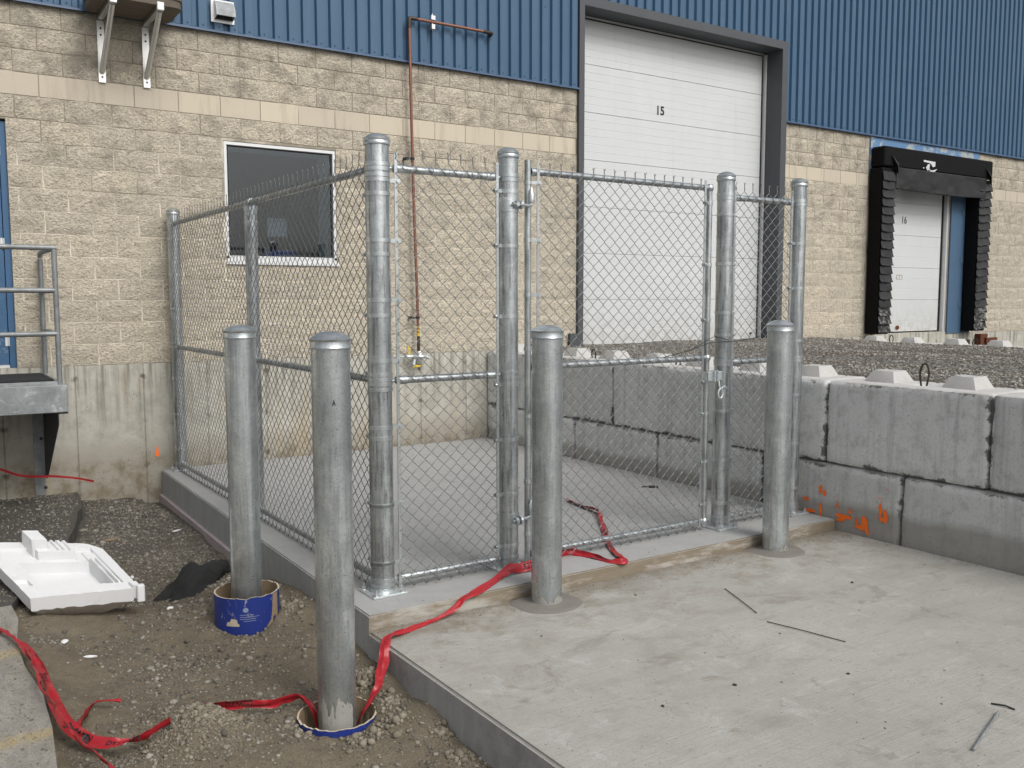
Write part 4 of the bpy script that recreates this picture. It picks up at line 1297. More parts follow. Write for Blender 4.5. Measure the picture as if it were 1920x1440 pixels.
# ---- woven wire: every wire is a flattened spiral hooked into its neighbour
DW, DH = .0862, .0812
def chain_link(name, axis, a0, a1, fixed, sgn, zb, parent, mat, seed):
    rr = np.random.RandomState(seed)
    cols = int(round((a1-a0)/(DW/2)))
    st = (a1-a0)/cols
    nz = int(round((1.400-zb)/(DH/2))); nz -= nz % 2
    d, wr = .0036, .0022
    V = []; Fc = []; base = 0
    def sweep(pts):
        nonlocal base
        P = np.array(pts)
        T = np.zeros_like(P); T[1:-1] = P[2:]-P[:-2]; T[0] = P[1]-P[0]; T[-1] = P[-1]-P[-2]
        T /= np.linalg.norm(T, axis=1)[:,None]
        Nn = np.array([[0,1,0]]*len(P)) if axis == 0 else np.array([[1,0,0]]*len(P))
        B = np.cross(T, Nn); B /= np.linalg.norm(B, axis=1)[:,None]
        Nn = np.cross(B, T)
        ring_ = []
        for k in range(4):
            a = math.pi/4 + k*math.pi/2
            ring_.append(P + (B*math.cos(a)+Nn*math.sin(a))*wr)
        V.append(np.stack(ring_, 1).reshape(-1,3))
        n_ = len(P); i = np.arange(n_-1)[:,None]*4; k = np.arange(4)[None]
        f = np.stack([i+k, i+(k+1)%4, i+4+(k+1)%4, i+4+k], -1).reshape(-1,4) + base
        Fc.append(f); base += n_*4
    def pt(u, w, z):
        w = w + .007*float(vn(u*2.3+seed, z*1.9, seed=seed))
        return (u, fixed+sgn*w, z) if axis == 0 else (fixed+sgn*w, u, z)
    for c in range(cols):
        u0, u1 = a0+c*st, a0+(c+1)*st
        ph = c % 2
        pts = []
        wob = rr.uniform(-.002,.002)
        # column index parity decides at which rows the wire touches it
        for j in range(nz+1):
            z = zb + j*DH/2
            left = ((j + ph) % 2 == 0)
            u = u0-.0012 if left else u1+.0012
            e = .0045
            nxt_front = left
            # arrive on one face, leave on the other
            fa = d if not left else -d
            fb = -fa
            inn = e if left else -e
            if j > 0: pts.append(pt(u+inn+wob, fa, z-e))
            pts.append(pt(u, 0, z))
            if j < nz: pts.append(pt(u+inn+wob, fb, z+e))
        # twisted barb at the top and knuckled end at the bottom
        topleft = ((nz+ph) % 2 == 0)
        ut = u0 if topleft else u1
        tw = .003*(1 if topleft else -1)
        pts += [pt(ut+tw, .002, zb+nz*DH/2+.012), pt(ut-tw, -.002, zb+nz*DH/2+.030), pt(ut+tw*(2.6+rr.uniform(-.6,.6)), .002, zb+nz*DH/2+.056+rr.uniform(-.004,.006))]
        bl = ((0+ph) % 2 == 0); ub = u0 if bl else u1
        pts = [pt(ub+(.012 if bl else -.012), -.005, zb+.006), pt(ub, -.006, zb-.008)] + pts
        sweep(pts)
    off = np.array(org(parent))
    me = raw_mesh(name, np.concatenate(V)-off, np.concatenate(Fc), True)
    o = link(name, me, mat, parent); o['kind'] = 'stuff'
    return o
chain_link('woven_wire', 0, B1, B2, YM, -1, -1.038, fn, M_WIRE, 1)
chain_link('woven_wire', 0, B3, B4, YM, -1, -1.038, fn, M_WIRE, 2)
chain_link('woven_wire', 1, YFN+.105, P5[1]-.09, XM, -1, -1.045, fn, M_WIRE, 3)
# tie wires holding the mesh to the rails
tw = MB()
for z in (zr1, zr2, zr3):
    for x in (1.42, 1.68, 4.10, 4.32):
        tw.tube([(x-.012,YM-.006,z-.02),(x,YFN-.0245,z+.006),(x+.003,YFN,z+.0245),(x+.004,YFN+.0225,z),(x,YFN,z-.024),(x+.008,YM-.008,z-.03)], .0017, 5)
    for i in range(8):
        y = -4.35+i*.55
        tw.tube([(XM-.006,y-.012,z-.02),(XFN-.0245,y,z+.006),(XFN,y+.003,z+.0245),(XFN+.0225,y+.004,z),(XFN,y,z-.024),(XM-.008,y+.008,z-.03)], .0017, 5)
tw.build('tie_wire', M_WIRE, fn, .9)['kind'] = 'stuff'

# ---- gate
gt = thing('chain_link_gate', (2.09, YFN, ZP), 'closed chain link swing gate hung between two tall galvanized posts', 'gate')
GXL, GXR = 2.090, 3.650
for x, zt, zb in ((GXL, 1.465, -1.035), (GXR, 1.41, -1.03)):
    MB().tube([(x,YFN,zb),(x,YFN,zt)], .0212, 16).build('stile', M_GALV, gt, .8)
for z in (1.398, .198, -.992):
    MB().tube([(GXL+.018,YFN,z),(GXR-.018,YFN,z)], RR, 16).build('rail', M_GALV, gt, .8)
    mb = MB(); mb.lathe([(0,-.03),(.02,-.024),(.03,0),(.02,.024),(0,.03)], (GXR,YFN-.002,z), 14); mb.build('weld_fitting', M_GALVS, gt, .9)
    mb = MB(); mb.tube([(GXL+.018,YFN,z),(GXL+.06,YFN,z)], .0255, 14); mb.build('weld_fitting', M_GALVS, gt, .9)
G1, G2 = 2.150, 3.585
MB().cbox(G1-.0095, G1+.0095, YM+.001, YM+.007, ZP+.04, 1.455, .001).build('tension_bar', M_GALVS, gt)
MB().cbox(G2-.0095, G2+.0095, YM+.001, YM+.007, ZP+.04, 1.445, .001).build('tension_bar', M_GALVS, gt)
for z in (1.33, .98, .645, .31, -.11, -.525, -.86): tband(gt, GXL, YFN, .0212, z, -.42, .085)
for z in (1.29, .86, .47, .03, -.2, -.55, -.86): tband(gt, GXR, YFN, .0212, z, math.pi+.42, .088)
chain_link('woven_wire', 0, G1, G2, YM, -1, -1.04, gt, M_WIRE, 5)
for z, kz in ((1.185, 1), (-.745, -1)):
    hb = MB(); ring(hb, *P2, z, .061, .085, .005)
    hb.tube([(P2[0]+.005,YFN-.07,z),(P2[0]+.015,YFN-.075,z)], .02, 10)
    hinge = hb.build('hinge', M_GALVS, gt, .6)
    nb = MB(); nb.tube([(P2[0]-.03,YFN-.095,z),(P2[0]+.10,YFN-.055,z),(P2[0]+.138,YFN-.045,z+.005),(P2[0]+.143,YFN-.043,z+.03)], .0105, 10)
    nb.lathe([(0,0),(.022,0),(.022,.018),(0,.018)], (0,0,0), 6)
    nv = 24; M3 = Matrix.Rotation(math.pi/2, 4, 'Y'); 
    nb.v[-24:] = [tuple(Vector((P2[0]-.005+zz, YFN-.088+yy, z+xx))) for xx, yy, zz in nb.v[-24:]]
    nb.lathe([(0,0),(.028,0),(.028,.014),(0,.014)], (0,0,0), 16)
    nb.v[-64:] = [tuple(Vector((P2[0]+.03+zz, YFN-.078+yy, z+xx))) for xx, yy, zz in nb.v[-64:]]
    nb.build('pintle_bolt', M_DARKST if False else M_GALVS, hinge, .6)
    MB().lathe([(0,.02),(.018,.02),(.019,.03),(.019,.075),(.012,.088),(.006,.11),(0,.112)], (P2[0]+.143,YFN-.043,z), 14).build('gate_lug', M_GALVS, hinge, .6)
la = MB(); la.cbox(GXR-.03, GXR+.115, YFN-.045, YFN-.038, .035, .10, .002); la.cbox(GXR-.03, GXR-.024, YFN-.045, YFN+.03, .035, .10, .002); la.cbox(GXR+.02, GXR+.032, YFN-.07, YFN-.04, .03, .11, .003); la.cbox(GXR+.05, GXR+.06, YFN-.065, YFN-.04, .03, .11, .003)
ring(la, GXR, YFN, .075, .0212, .03, .004)
lt = la.build('latch', M_PLATE, gt, .6)
ey = MB()
rg_ = [(GXR+.06+.030*math.sin(a)*.75, YFN-.085, -.055+.034*math.cos(a)) for a in np.linspace(.1, 2*math.pi-.1, 20)]
ey.tube(rg_, .0065, 8); ey.tube([(GXR+.052,YFN-.075,.035),(GXR+.046,YFN-.085,.0),(GXR+.058,YFN-.085,-.022)], .0065, 8); ey.tube([(GXR+.062,YFN-.085,-.02),(GXR+.10,YFN-.088,-.004),(GXR+.118,YFN-.088,-.02)], .006, 8)
ey.build('hook_pin', M_PLATE, lt, .9)
tie = MB(); tie.tube([(3.20,YM-.01,.22),(3.45,YM-.012,.262),(3.62,YM-.03,.31),(3.76,YFN-.075,.315),(3.87,YFN-.05,.312),(4.05,YM-.012,.325),(4.25,YM-.012,.36),(4.36,YM-.01,.365)], .0026, 6); tie.tube([(3.45,YM-.012,.262),(3.6,YM-.03,.33),(3.66,YM-.04,.355),(3.80,YFN-.072,.325)], .0026, 6)
tag(tie.build('loose_wire', M_INK, None, .9), 'thin dark wire strung loosely across the gate latch post', 'wire')

# ================================================================== bollards
RBO = .0885
def bollard(x, y, zb, label, tilt=(0,0)):
    t = thing('bollard', (x, y, zb), label, 'bollard', 'round topped galvanized bollards')
    MB().shaft(x, y, zb-.06, .404, RBO, int(x*37)+5, 56, 48, .0011).build('post', M_GALVB, t, 3.14, False)
    cap = MB(); R = RBO
    cap.lathe([(R+.001,.398),(R+.0045,.396),(R+.0055,.402),(R+.0035,.406),(R+.0035,.430),(R+.0085,.437),(R+.0088,.441),(R+.002,.444),(R*.93,.452),(R*.75,.463),(R*.5,.471),(R*.25,.4745),(0,.475)], (x,y,0), 48)
    cap.build('cap', M_GALVS, t, .55)
    return t
b1 = bollard(.47, -4.15, -1.30, 'galvanized bollard standing in the tall blue cardboard tube beside the pad')
b2 = bollard(.465, -5.5, -1.45, 'galvanized bollard nearest the viewer in the buried cardboard tube with red tape')
b3 = bollard(1.90, -5.20, ZS, 'galvanized bollard set in the slab in front of the gate hinge post')
b4 = bollard(3.895, -5.185, ZS, 'galvanized bollard set in the slab in front of the latch post by the block wall')
# cement smear on the lower shafts and dried grout rings
def smear(t, x, y, z0, z1, a0, a1, seed):
    na, nz_ = 26, 12
    vs = []
    for j in range(nz_):
        for i in range(na):
            a = a0+(a1-a0)*i/(na-1)
            zt = z1 + .05*float(vn(i*.45, seed*3.1, seed=seed)) + .02*float(vn(i*1.7, 1.0, seed=seed+2))
            z = z0+(zt-z0)*j/(nz_-1)
            r_ = RBO+.0012+.0012*float(vn(i*.9, j*.9, seed=seed+5))
            vs.append((x+r_*math.cos(a), y+r_*math.sin(a), z))
    fs = [(j*na+i, j*na+i+1, (j+1)*na+i+1, (j+1)*na+i) for j in range(nz_-1) for i in range(na-1)]
    MB().add(vs, fs).build('cement_smear', M_SMEAR, t, 3.14, False)
smear(b2, .465, -5.5, -1.46, -1.26, math.radians(195), math.radians(300), 3)
smear(b3, 1.90, -5.20, ZS, ZS+.05, math.radians(190), math.radians(365), 6)
smear(b4, 3.895, -5.185, ZS, ZS+.035, math.radians(240), math.radians(340), 8)
def grout(t, x, y, R, seed, ylim=-5.053):
    na = 64; vs = []; rings = [RBO-.002, RBO+.03, R*.75, R*.95, R]
    for k, r_ in enumerate(rings):
        for i in range(na):
            a = 2*math.pi*i/na
            rr_ = r_*(1+.07*float(vn(math.cos(a)*2+seed, math.sin(a)*2, seed=seed))) if k > 1 else r_
            px_, py_ = x+rr_*math.cos(a), min(y+rr_*math.sin(a), ylim)
            h = [.016, .008, .006, .004, -.002][k]
            vs.append((px_, py_, ZS+h+.002*float(vn(px_*30, py_*30, seed=seed))))
    fs = [(k*na+i, k*na+(i+1)%na, (k+1)*na+(i+1)%na, (k+1)*na+i) for k in range(4) for i in range(na)]
    MB().add(vs, fs).build('grout_collar', M_GROUT, t, 3.14, False)
grout(b3, 1.90, -5.20, .215, 4); grout(b4, 3.895, -5.185, .20, 5)
st = MB(); v, f = text_mesh('A', .036, .6)
b2c = (.465, -5.5)
ang0 = math.atan2(POS[1]-b2c[1], POS[0]-b2c[0]) + .12
st.add([(b2c[0]+(RBO+.001)*math.cos(ang0+a/RBO), b2c[1]+(RBO+.001)*math.sin(ang0+a/RBO), .155+b) for a, b in v], f)
st.build('stamp', M_INK, b2, None, False)

# cardboard tubes round the two bollards in the trench
def paper_tube(x, y, zr, zb, label, print_=True, seed=1):
    t = thing('cardboard_tube', (x, y, zb), label, 'form tube')
    R = .186; n = 72
    a = np.linspace(0, 2*math.pi, n, endpoint=False)
    rag_ = [.004*float(vn(i*.6, seed, seed=seed))+.003*float(vn(i*2.3, seed, seed=seed+4)) for i in range(n)]
    def wall(r0, name, mat, flip):
        rows = [zb, zb+.05, (zb+zr)/2, zr-.02, zr]; vs = []
        for k, z in enumerate(rows):
            for i in range(n):
                vs.append((x+r0*math.cos(a[i]), y+r0*math.sin(a[i]), z+(rag_[i] if k == 4 else 0)))
        fs = [((k*n+i), k*n+(i+1)%n, (k+1)*n+(i+1)%n, (k+1)*n+i) for k in range(4) for i in range(n)]
        if flip: fs = [q[::-1] for q in fs]
        return MB().add(vs, fs).build(name, mat, t, 3.14, False)
    ow = wall(R, 'outer_wrap', M_TUBE, False); wall(R-.008, 'inner_wall', M_CARD, True)
    vs = []
    for r0 in (R+.001, R-.009):
        for i in range(n): vs.append((x+r0*math.cos(a[i]), y+r0*math.sin(a[i]), zr+rag_[i]+.0015))
    MB().add(vs, [(i, (i+1)%n, n+(i+1)%n, n+i) for i in range(n)]).build('rim', M_CARDRIM, t, None, False)
    return t, ow
t1, ow1 = paper_tube(.47, -4.15, -1.09, -1.40, 'tall blue printed cardboard form tube around the farther trench bollard', seed=2)
t2, ow2 = paper_tube(.465, -5.5, -1.328, -1.52, 'cardboard form tube buried almost to its rim around the nearest bollard', seed=5)
# bare patches and print on the tall tube
def on_tube(x, y, R, ang, dz, pts):
    return [(x+R*math.cos(ang+u/R), y+R*math.sin(ang+u/R), dz+w) for u, w in pts]
def tube_patch(x, y, R, ang, dz, poly, st=.004):
    def inside(p, q):
        c = False; n_ = len(poly)
        for i in range(n_):
            a, b = poly[i], poly[(i+1) % n_]
            if (a[1] > q) != (b[1] > q) and p < (b[0]-a[0])*(q-a[1])/(b[1]-a[1])+a[0]: c = not c
        return c
    xs = [p[0] for p in poly]; zs = [p[1] for p in poly]; mb = MB()
    q = min(zs)
    while q < max(zs):
        p = min(xs)
        while p < max(xs):
            if inside(p+st/2, q+st/2): mb.add(on_tube(x, y, R, ang, dz, [(p,q),(p+st,q),(p+st,q+st),(p,q+st)]), [(0,1,2,3)])
            p += st
        q += st
    return mb
va = math.atan2(POS[1]+4.15, POS[0]-.47)
cloud = [(-.038,0),(.038,0),(.04,.012),(.03,.02),(.026,.036),(.01,.046),(-.008,.042),(-.018,.026),(-.03,.024),(-.04,.01)]
tube_patch(.47,-4.15,.1872,va-.46,-1.25,cloud).build('torn_patch', M_CARDRIM, t1, None, False)
big = [(0,.02),(.03,.05),(.04,.10),(.05,.2),(.10,.2),(.10,-.02),(.07,.07),(.05,.06),(.045,.01),(.02,-.03)]
tube_patch(.47,-4.15,.1872,va+.62,-1.29,big).build('torn_patch', M_CARD, t1, None, False)
ln = MB()
for k, (u0, w_, z) in enumerate([(-.02,.075,-1.185),(-.02,.11,-1.198),(-.02,.09,-1.21),(.0,.07,-1.222)]):
    pts = [(u0+w_*i/8, h) for h in (0,.003) for i in range(9)]
    q = on_tube(.47,-4.15,.1872,va-.12,z,pts); ln.add(q, [(i,i+1,10+i,9+i) for i in range(8)])
dot = [(.016*math.cos(a_), .014*math.sin(a_)) for a_ in np.linspace(0,6.1,14)]
ln.add(on_tube(.47,-4.15,.1872,va-.05,-1.155,dot), [tuple(range(14))])
ln.build('small_print', plain('pale_print', (.22,.26,.40), .6), t1, None, False)
# ================================================================== precast block walls
BL, BH, BW = 1.28, .645, .61
def precast_mesh(L, Hh, Wd, seed, recess):
    r, st = .024, .032
    h = np.array([Wd/2-.002, L/2-.004, Hh/2-.003])
    vs = []; fs = []
    def face(ax, sg):
        b, c = [(1,2),(2,0),(0,1)][ax]
        nb, nc = max(2,int(round(2*h[b]/st))), max(2,int(round(2*h[c]/st)))
        B, Cc = np.meshgrid(np.linspace(-h[b],h[b],nb+1), np.linspace(-h[c],h[c],nc+1), indexing='ij')
        P = np.zeros(B.shape+(3,)); P[...,b] = B; P[...,c] = Cc; P[...,ax] = sg*h[ax]
        base = sum(len(q) for q in vs); vs.append(P.reshape(-1,3))
        for i in range(nb):
            for j in range(nc):
                q = [base+i*(nc+1)+j, base+(i+1)*(nc+1)+j, base+(i+1)*(nc+1)+j+1, base+i*(nc+1)+j+1]
                fs.append(q if sg > 0 else q[::-1])
    for ax in range(3):
        for sg in (-1, 1): face(ax, sg)
    P = np.concatenate(vs)
    q = np.clip(P, -(h-r), h-r); d = P-q; ln = np.linalg.norm(d, axis=1); nz = (np.abs(d) > 1e-9).sum(1)
    chip = np.clip(fbm(P[:,0]*9+seed, P[:,1]*9, P[:,2]*9, seed=seed, octv=3)*1.6-.15, 0, 1)
    edge = nz >= 2
    k = np.where(edge, r*(.92-.75*chip)/np.maximum(ln,1e-9), 1.0)
    P2_ = np.where(edge[:,None], q + d*np.minimum(k,1)[:,None], P)
    # erosion around edge band
    near = np.clip(1-(h-np.abs(P2_)).copy()/.06, 0, 1)
    P2_ = P2_ + .003*fbm(P[:,0]*5, P[:,1]*5, P[:,2]*5, seed=seed+9, octv=3)[:,None]*np.sign(P)*(np.abs(P) > h-.001)
    if recess:
        e = (P[:,0]/.12)**2 + (P[:,1]/.17)**2
        P2_[:,2] -= np.where((P[:,2] > h[2]-.001) & (e < 1), .05*(1-e**3), 0)
    me = bpy.data.meshes.new('concrete_block'); me.from_pydata(P2_.tolist(), [], fs)
    bm = bmesh.new(); bm.from_mesh(me); bmesh.ops.remove_doubles(bm, verts=bm.verts, dist=.0008); bm.to_mesh(me); bm.free()
    me.polygons.foreach_set('use_smooth', [True]*len(me.polygons)); me.set_sharp_from_angle(angle=.75); me.update()
    me.materials.append(M_PRECAST)
    return me
PM = {}
def pmesh(L, recess, v):
    k = (round(L,3), recess, v)
    if k not in PM: PM[k] = precast_mesh(L, BH, BW, 11+v*7, recess)
    return PM[k]
knob_me = None
def knob_mesh():
    b, t, hh = .135, .085, .085
    vs = []; n = 6
    for k, (s, z) in enumerate([(b, -.01), (b-.006, .006), (t+.012, hh-.018), (t, hh)]):
        m = 5
        ring_ = []
        for sd in range(4):
            for i in range(m):
                u = -1+2*i/m
                p = [(u,-1),(1,u),(-u,1),(-1,-u)][sd]
                f_ = 1 - .06*abs(p[0]*p[1])
                ring_.append((p[0]*s*f_+.003*rnd.uniform(-1,1), p[1]*s*f_+.003*rnd.uniform(-1,1), z+.003*rnd.uniform(-1,1)))
        vs += ring_
    n = 20
    fs = [(k*n+i, k*n+(i+1)%n, (k+1)*n+(i+1)%n, (k+1)*n+i) for k in range(3) for i in range(n)] + [tuple(range(3*n, 4*n))]
    me = bpy.data.meshes.new('knob'); me.from_pydata(vs, [], fs); me.update(); me.materials.append(M_KNOB)
    me.polygons.foreach_set('use_smooth', [True]*len(me.polygons)); me.set_sharp_from_angle(angle=.5)
    return me
KN = [knob_mesh() for _ in range(3)]
def loop_mesh(hh, w, lean):
    mb = MB()
    pts = []
    for i in range(25):
        a = -math.pi*.5 + 0
        t = i/24
        if t < .35: p = (-w*(.35+.65*t/.35), hh*.62*t/.35)
        elif t > .65: p = (w*(.35+.65*(1-t)/.35), hh*.62*(1-t)/.35)
        else:
            a = math.pi*(1-(t-.35)/.3); p = (w*math.cos(a), hh*.62+hh*.38*math.sin(a))
        pts.append((lean*p[1]*.3, p[0]+lean*p[1]*.15, p[1]-.05))
    mb.tube(pts, .0075, 8)
    me = mb.mesh('lifting_loop', (0,0,0), .9); me.materials.append(M_REBAR)
    return me
def block_row(root, xc, zc, joints, y_end, top, vseed, loops=None):
    ys = [0.0-.004] if y_end is None else [y_end]
    ys += joints
    for i, (a, b) in enumerate(zip(ys[:-1], ys[1:])):
        L = abs(b-a); full = L > 1.0
        o = link('concrete_block', pmesh(L, top and full, (i+vseed) % 4), None, root)
        o.location = Vector((xc, (a+b)/2, zc)) - org(root)
        if top:
            yc = (a+b)/2
            for dy in ((-.31, .31) if full else (0,)):
                k = link('knob', KN[rnd.randrange(3)], None, o); k.location = (rnd.uniform(-.01,.01), dy, BH/2-.004); k.rotation_euler = (0,0,rnd.choice([0,1.571,3.1416]))
            if full:
                lw = loop_mesh(*(loops[i] if loops and i in loops else (.16, .035, .2)))
                q = link('lifting_loop', lw, None, o); q.location = (0, .03, BH/2-.02)
rw = thing('retaining_wall', (5.055, -4, -.65), 'grey precast concrete block wall beside the fenced pad, marked with orange paint', 'retaining wall', 'block walls holding the gravel ramp')
block_row(rw, 4.75+BW/2, -BH/2, [-1.086,-2.366,-3.646,-4.926,-6.206,-7.486,-8.766,-10.046], -.006, True, 0, {4: (.215,.036,.6), 1: (.15,.035,-.2), 2: (.10,.03,.8), 0: (.15,.03,.1)})
block_row(rw, 4.75+BW/2, -BH*1.5, [-.466,-1.746,-3.026,-4.306,-5.586,-6.866,-8.146,-9.426], -.006, False, 2)
rw2 = thing('retaining_wall', (11.1, -4, -.65), 'far precast block wall edging the gravel in front of dock door 16', 'retaining wall', 'block walls holding the gravel ramp')
block_row(rw2, 10.80+BW/2, -BH/2-.02, [-1.86,-3.14,-4.42,-5.70,-6.98,-8.26], -.58, True, 1, {0: (.17,.03,.1)})
block_row(rw2, 10.80+BW/2, -BH*1.5-.02, [-1.22,-2.5,-3.78,-5.06,-6.34,-7.62], -.58, False, 3)
MB().box(5.30, 10.85, -10.4, -.01, -1.6, -.14).build('ramp_fill', M_YARD)['kind'] = 'structure'

# orange survey paint on the block faces: thin irregular daubs
def daub(pts, seed, parent, x=4.7455):
    r = random.Random(seed); mb = MB()
    for (y, z, a, b, th) in pts:
        n = 22; ring_ = []
        for i in range(n):
            t = 2*math.pi*i/n; k = 1+.35*float(vn(math.cos(t)*2.2+seed, math.sin(t)*2.2+y*9, seed=seed))
            u, w = a*k*math.cos(t), b*k*math.sin(t)
            ring_.append((x-.0016*r.random(), y+u*math.cos(th)-w*math.sin(th), z+u*math.sin(th)+w*math.cos(th)))
        c = len(mb.v); mb.add(ring_, [tuple(range(n))])
        for q in range(9):
            yy, zz = y+r.gauss(0,a*.9), z+r.gauss(0,b*1.6); s = r.uniform(.002,.006)
            mb.add([(x-.001, yy+s*math.cos(t)*1.2, zz+s*math.sin(t)) for t in (0,1.2,2.5,3.8,5)], [(0,1,2,3,4)])
    return mb.build('orange_mark', M_ORANGE, parent, None, False)
low = [o for o in rw.children if abs((o.location+rw.location).y+4.946) < .1 and (o.location+rw.location).z < -.7][0]
daub([(-4.80,-1.045,.06,.014,-.15),(-4.905,-1.02,.012,.05,0),(-4.765,-.955,.035,.010,0),(-4.935,-.875,.026,.018,.9),(-4.90,-.85,.012,.03,.2)], 3, low)
daub([(-5.12,-1.03,.07,.020,.1),(-5.09,-1.06,.035,.016,0),(-5.175,-.985,.015,.012,0),(-5.06,-.955,.009,.03,0),(-5.31,-1.06,.028,.06,-.25),(-5.27,-1.085,.045,.016,0),(-5.235,-1.05,.010,.03,.2),(-5.43,-.92,.016,.05,0),(-5.475,-.96,.020,.05,-.1),(-5.45,-.985,.03,.014,0)], 7, low)
fd = MB(); n = 18
fd.add([(.905+.022*math.cos(t)*(1 if math.sin(t) < 0 else .55), -.0015, -.885+(.06 if math.sin(t) > 0 else .045)*math.sin(t)) for t in np.linspace(0,6.28,n,endpoint=False)], [tuple(range(n))])
fd.build('orange_mark', M_ORANGE, [c for c in wh.children if c.name.startswith('foundation_wall')][0], None, False)

# ================================================================== barricade tape
def catmull(P, per=6):
    P = [np.array(p, float) for p in P]; out = []
    Q = [2*P[0]-P[1]] + P + [2*P[-1]-P[-2]]
    for i in range(1, len(Q)-2):
        p0,p1,p2,p3 = Q[i-1:i+3]
        for k in range(per):
            t = k/per
            out.append(.5*((2*p1)+(-p0+p2)*t+(2*p0-5*p1+4*p2-p3)*t*t+(-p0+3*p1-3*p2+p3)*t**3))
    out.append(P[-1]); return np.array(out)
def tape(label, knots, words=(), seed=1, m=6, parent=None, crump=.014):
    """knots: (x, y, z, half-width, roll in degrees)"""
    K = catmull([k[:3]+(k[3],)+(k[4],) for k in knots], 7)
    P, Wd, Rl = K[:,:3], K[:,3]*.82, np.radians(K[:,4])
    T = np.gradient(P, axis=0); T /= np.linalg.norm(T, axis=1)[:,None]
    upv = np.array([0,0,1.0]); Sd = np.cross(T, upv); ls = np.linalg.norm(Sd, axis=1)
    Sd[ls < .15] = (1,0,0); Sd /= np.linalg.norm(Sd, axis=1)[:,None]
    Nn = np.cross(Sd, T)
    Dv = Sd*np.cos(Rl)[:,None] + Nn*np.sin(Rl)[:,None]
    Mv = np.cross(Dv, T); 
    sarc = np.concatenate([[0], np.cumsum(np.linalg.norm(np.diff(P, axis=0), axis=1))])
    us = np.linspace(-1, 1, m)
    V = np.zeros((len(P), m, 3))
    for j, u in enumerate(us):
        fold = crump*(fbm(sarc*9+j*.0, np.full_like(sarc, u*1.6), seed=seed, octv=3))*1.6
        V[:,j] = P + Dv*(Wd*u)[:,None] - Mv*(fold)[:,None]
    nn = len(P)
    mb = MB(); mb.add(V.reshape(-1,3).tolist(), [(i*m+j, i*m+j+1, (i+1)*m+j+1, (i+1)*m+j) for i in range(nn-1) for j in range(m-1)])
    o = mb.build('barricade_tape', M_TAPE, parent, 3.14, False)
    if label: tag(o, label, 'barricade tape', 'red barricade tapes')
    if words:
        for (txt, s0, size, sgn) in words:
            tm = MB()
            v, f = text_mesh(txt, min(size, 1.55*float(np.interp(s0, sarc, Wd))), 1.0)
            for e_ in (1, -1):
                pts = []
                for a, b in v:
                    s = s0 + sgn*a; i = np.searchsorted(sarc, s)-1; i = int(np.clip(i, 0, nn-2)); t = (s-sarc[i])/max(1e-6, sarc[i+1]-sarc[i])
                    w = np.interp(i+t, range(nn), Wd)
                    u = np.clip(sgn*b/max(w,.004), -.93, .93)
                    fj = (u+1)/2*(m-1); j = int(np.clip(math.floor(fj), 0, m-2)); q = fj-j
                    p = (V[i,j]*(1-q)+V[i,j+1]*q)*(1-t)+(V[i+1,j]*(1-q)+V[i+1,j+1]*q)*t
                    pts.append(p - Mv[i]*.0016*e_)
                tm.add(pts, f)
            l = tm.build('tape_lettering', M_INK, None, None, False)
            l.parent = o
    return o
tape('longest red tape, from inside the gate over the pad lip down to the near tube',
     [(3.41,-3.40,-1.050,.030,20),(3.36,-3.70,-1.045,.030,40),(3.317,-3.937,-1.035,.034,60),(3.20,-4.10,-1.04,.022,40),(3.069,-4.297,-1.05,.028,10),(2.829,-4.637,-1.052,.024,-10),(2.70,-4.87,-1.05,.028,10),(2.645,-5.02,-1.045,.034,20),(2.60,-5.06,-1.042,.030,60),(2.545,-4.99,-1.05,.022,30),(2.525,-4.85,-1.05,.024,50),(2.47,-4.74,-1.045,.028,70),(2.40,-4.72,-1.03,.032,75),(2.22,-4.80,-1.02,.036,70),(2.06,-4.865,-1.02,.038,65),(1.94,-4.87,-1.025,.036,60),(1.86,-4.875,-1.015,.036,50),(1.74,-4.92,-1.042,.026,30),(1.542,-5.035,-1.05,.032,20),(1.42,-5.07,-1.065,.026,10),(1.344,-5.10,-1.10,.022,40),(1.20,-5.125,-1.13,.012,60),(1.06,-5.16,-1.132,.020,30),(.93,-5.205,-1.128,.026,10),(.855,-5.245,-1.128,.028,0),(.812,-5.30,-1.150,.032,0),(.79,-5.335,-1.195,.034,5),(.735,-5.40,-1.238,.028,10),(.69,-5.47,-1.272,.022,10),(.645,-5.48,-1.32,.020,10),(.60,-5.475,-1.38,.018,10),(.57,-5.46,-1.47,.014,0)],
     [('DANGER',2.05,.05,1),('DANGER',2.70,.052,1),('DANGER',1.1,.045,1),('DANGER',.3,.045,1)], 4)
tape('short red tape on the dirt dropping into the left side of the near tube',
     [(-.112,-5.36,-1.195,.024,45),(-.03,-5.375,-1.208,.036,60),(.05,-5.375,-1.228,.032,65),(.12,-5.36,-1.255,.026,55),(.20,-5.365,-1.262,.028,60),(.27,-5.36,-1.262,.034,60),(.32,-5.345,-1.268,.034,45),(.352,-5.362,-1.278,.026,20),(.378,-5.41,-1.325,.024,0),(.405,-5.432,-1.43,.018,0)],
     [('DANGER',.16,.036,1)], 9)
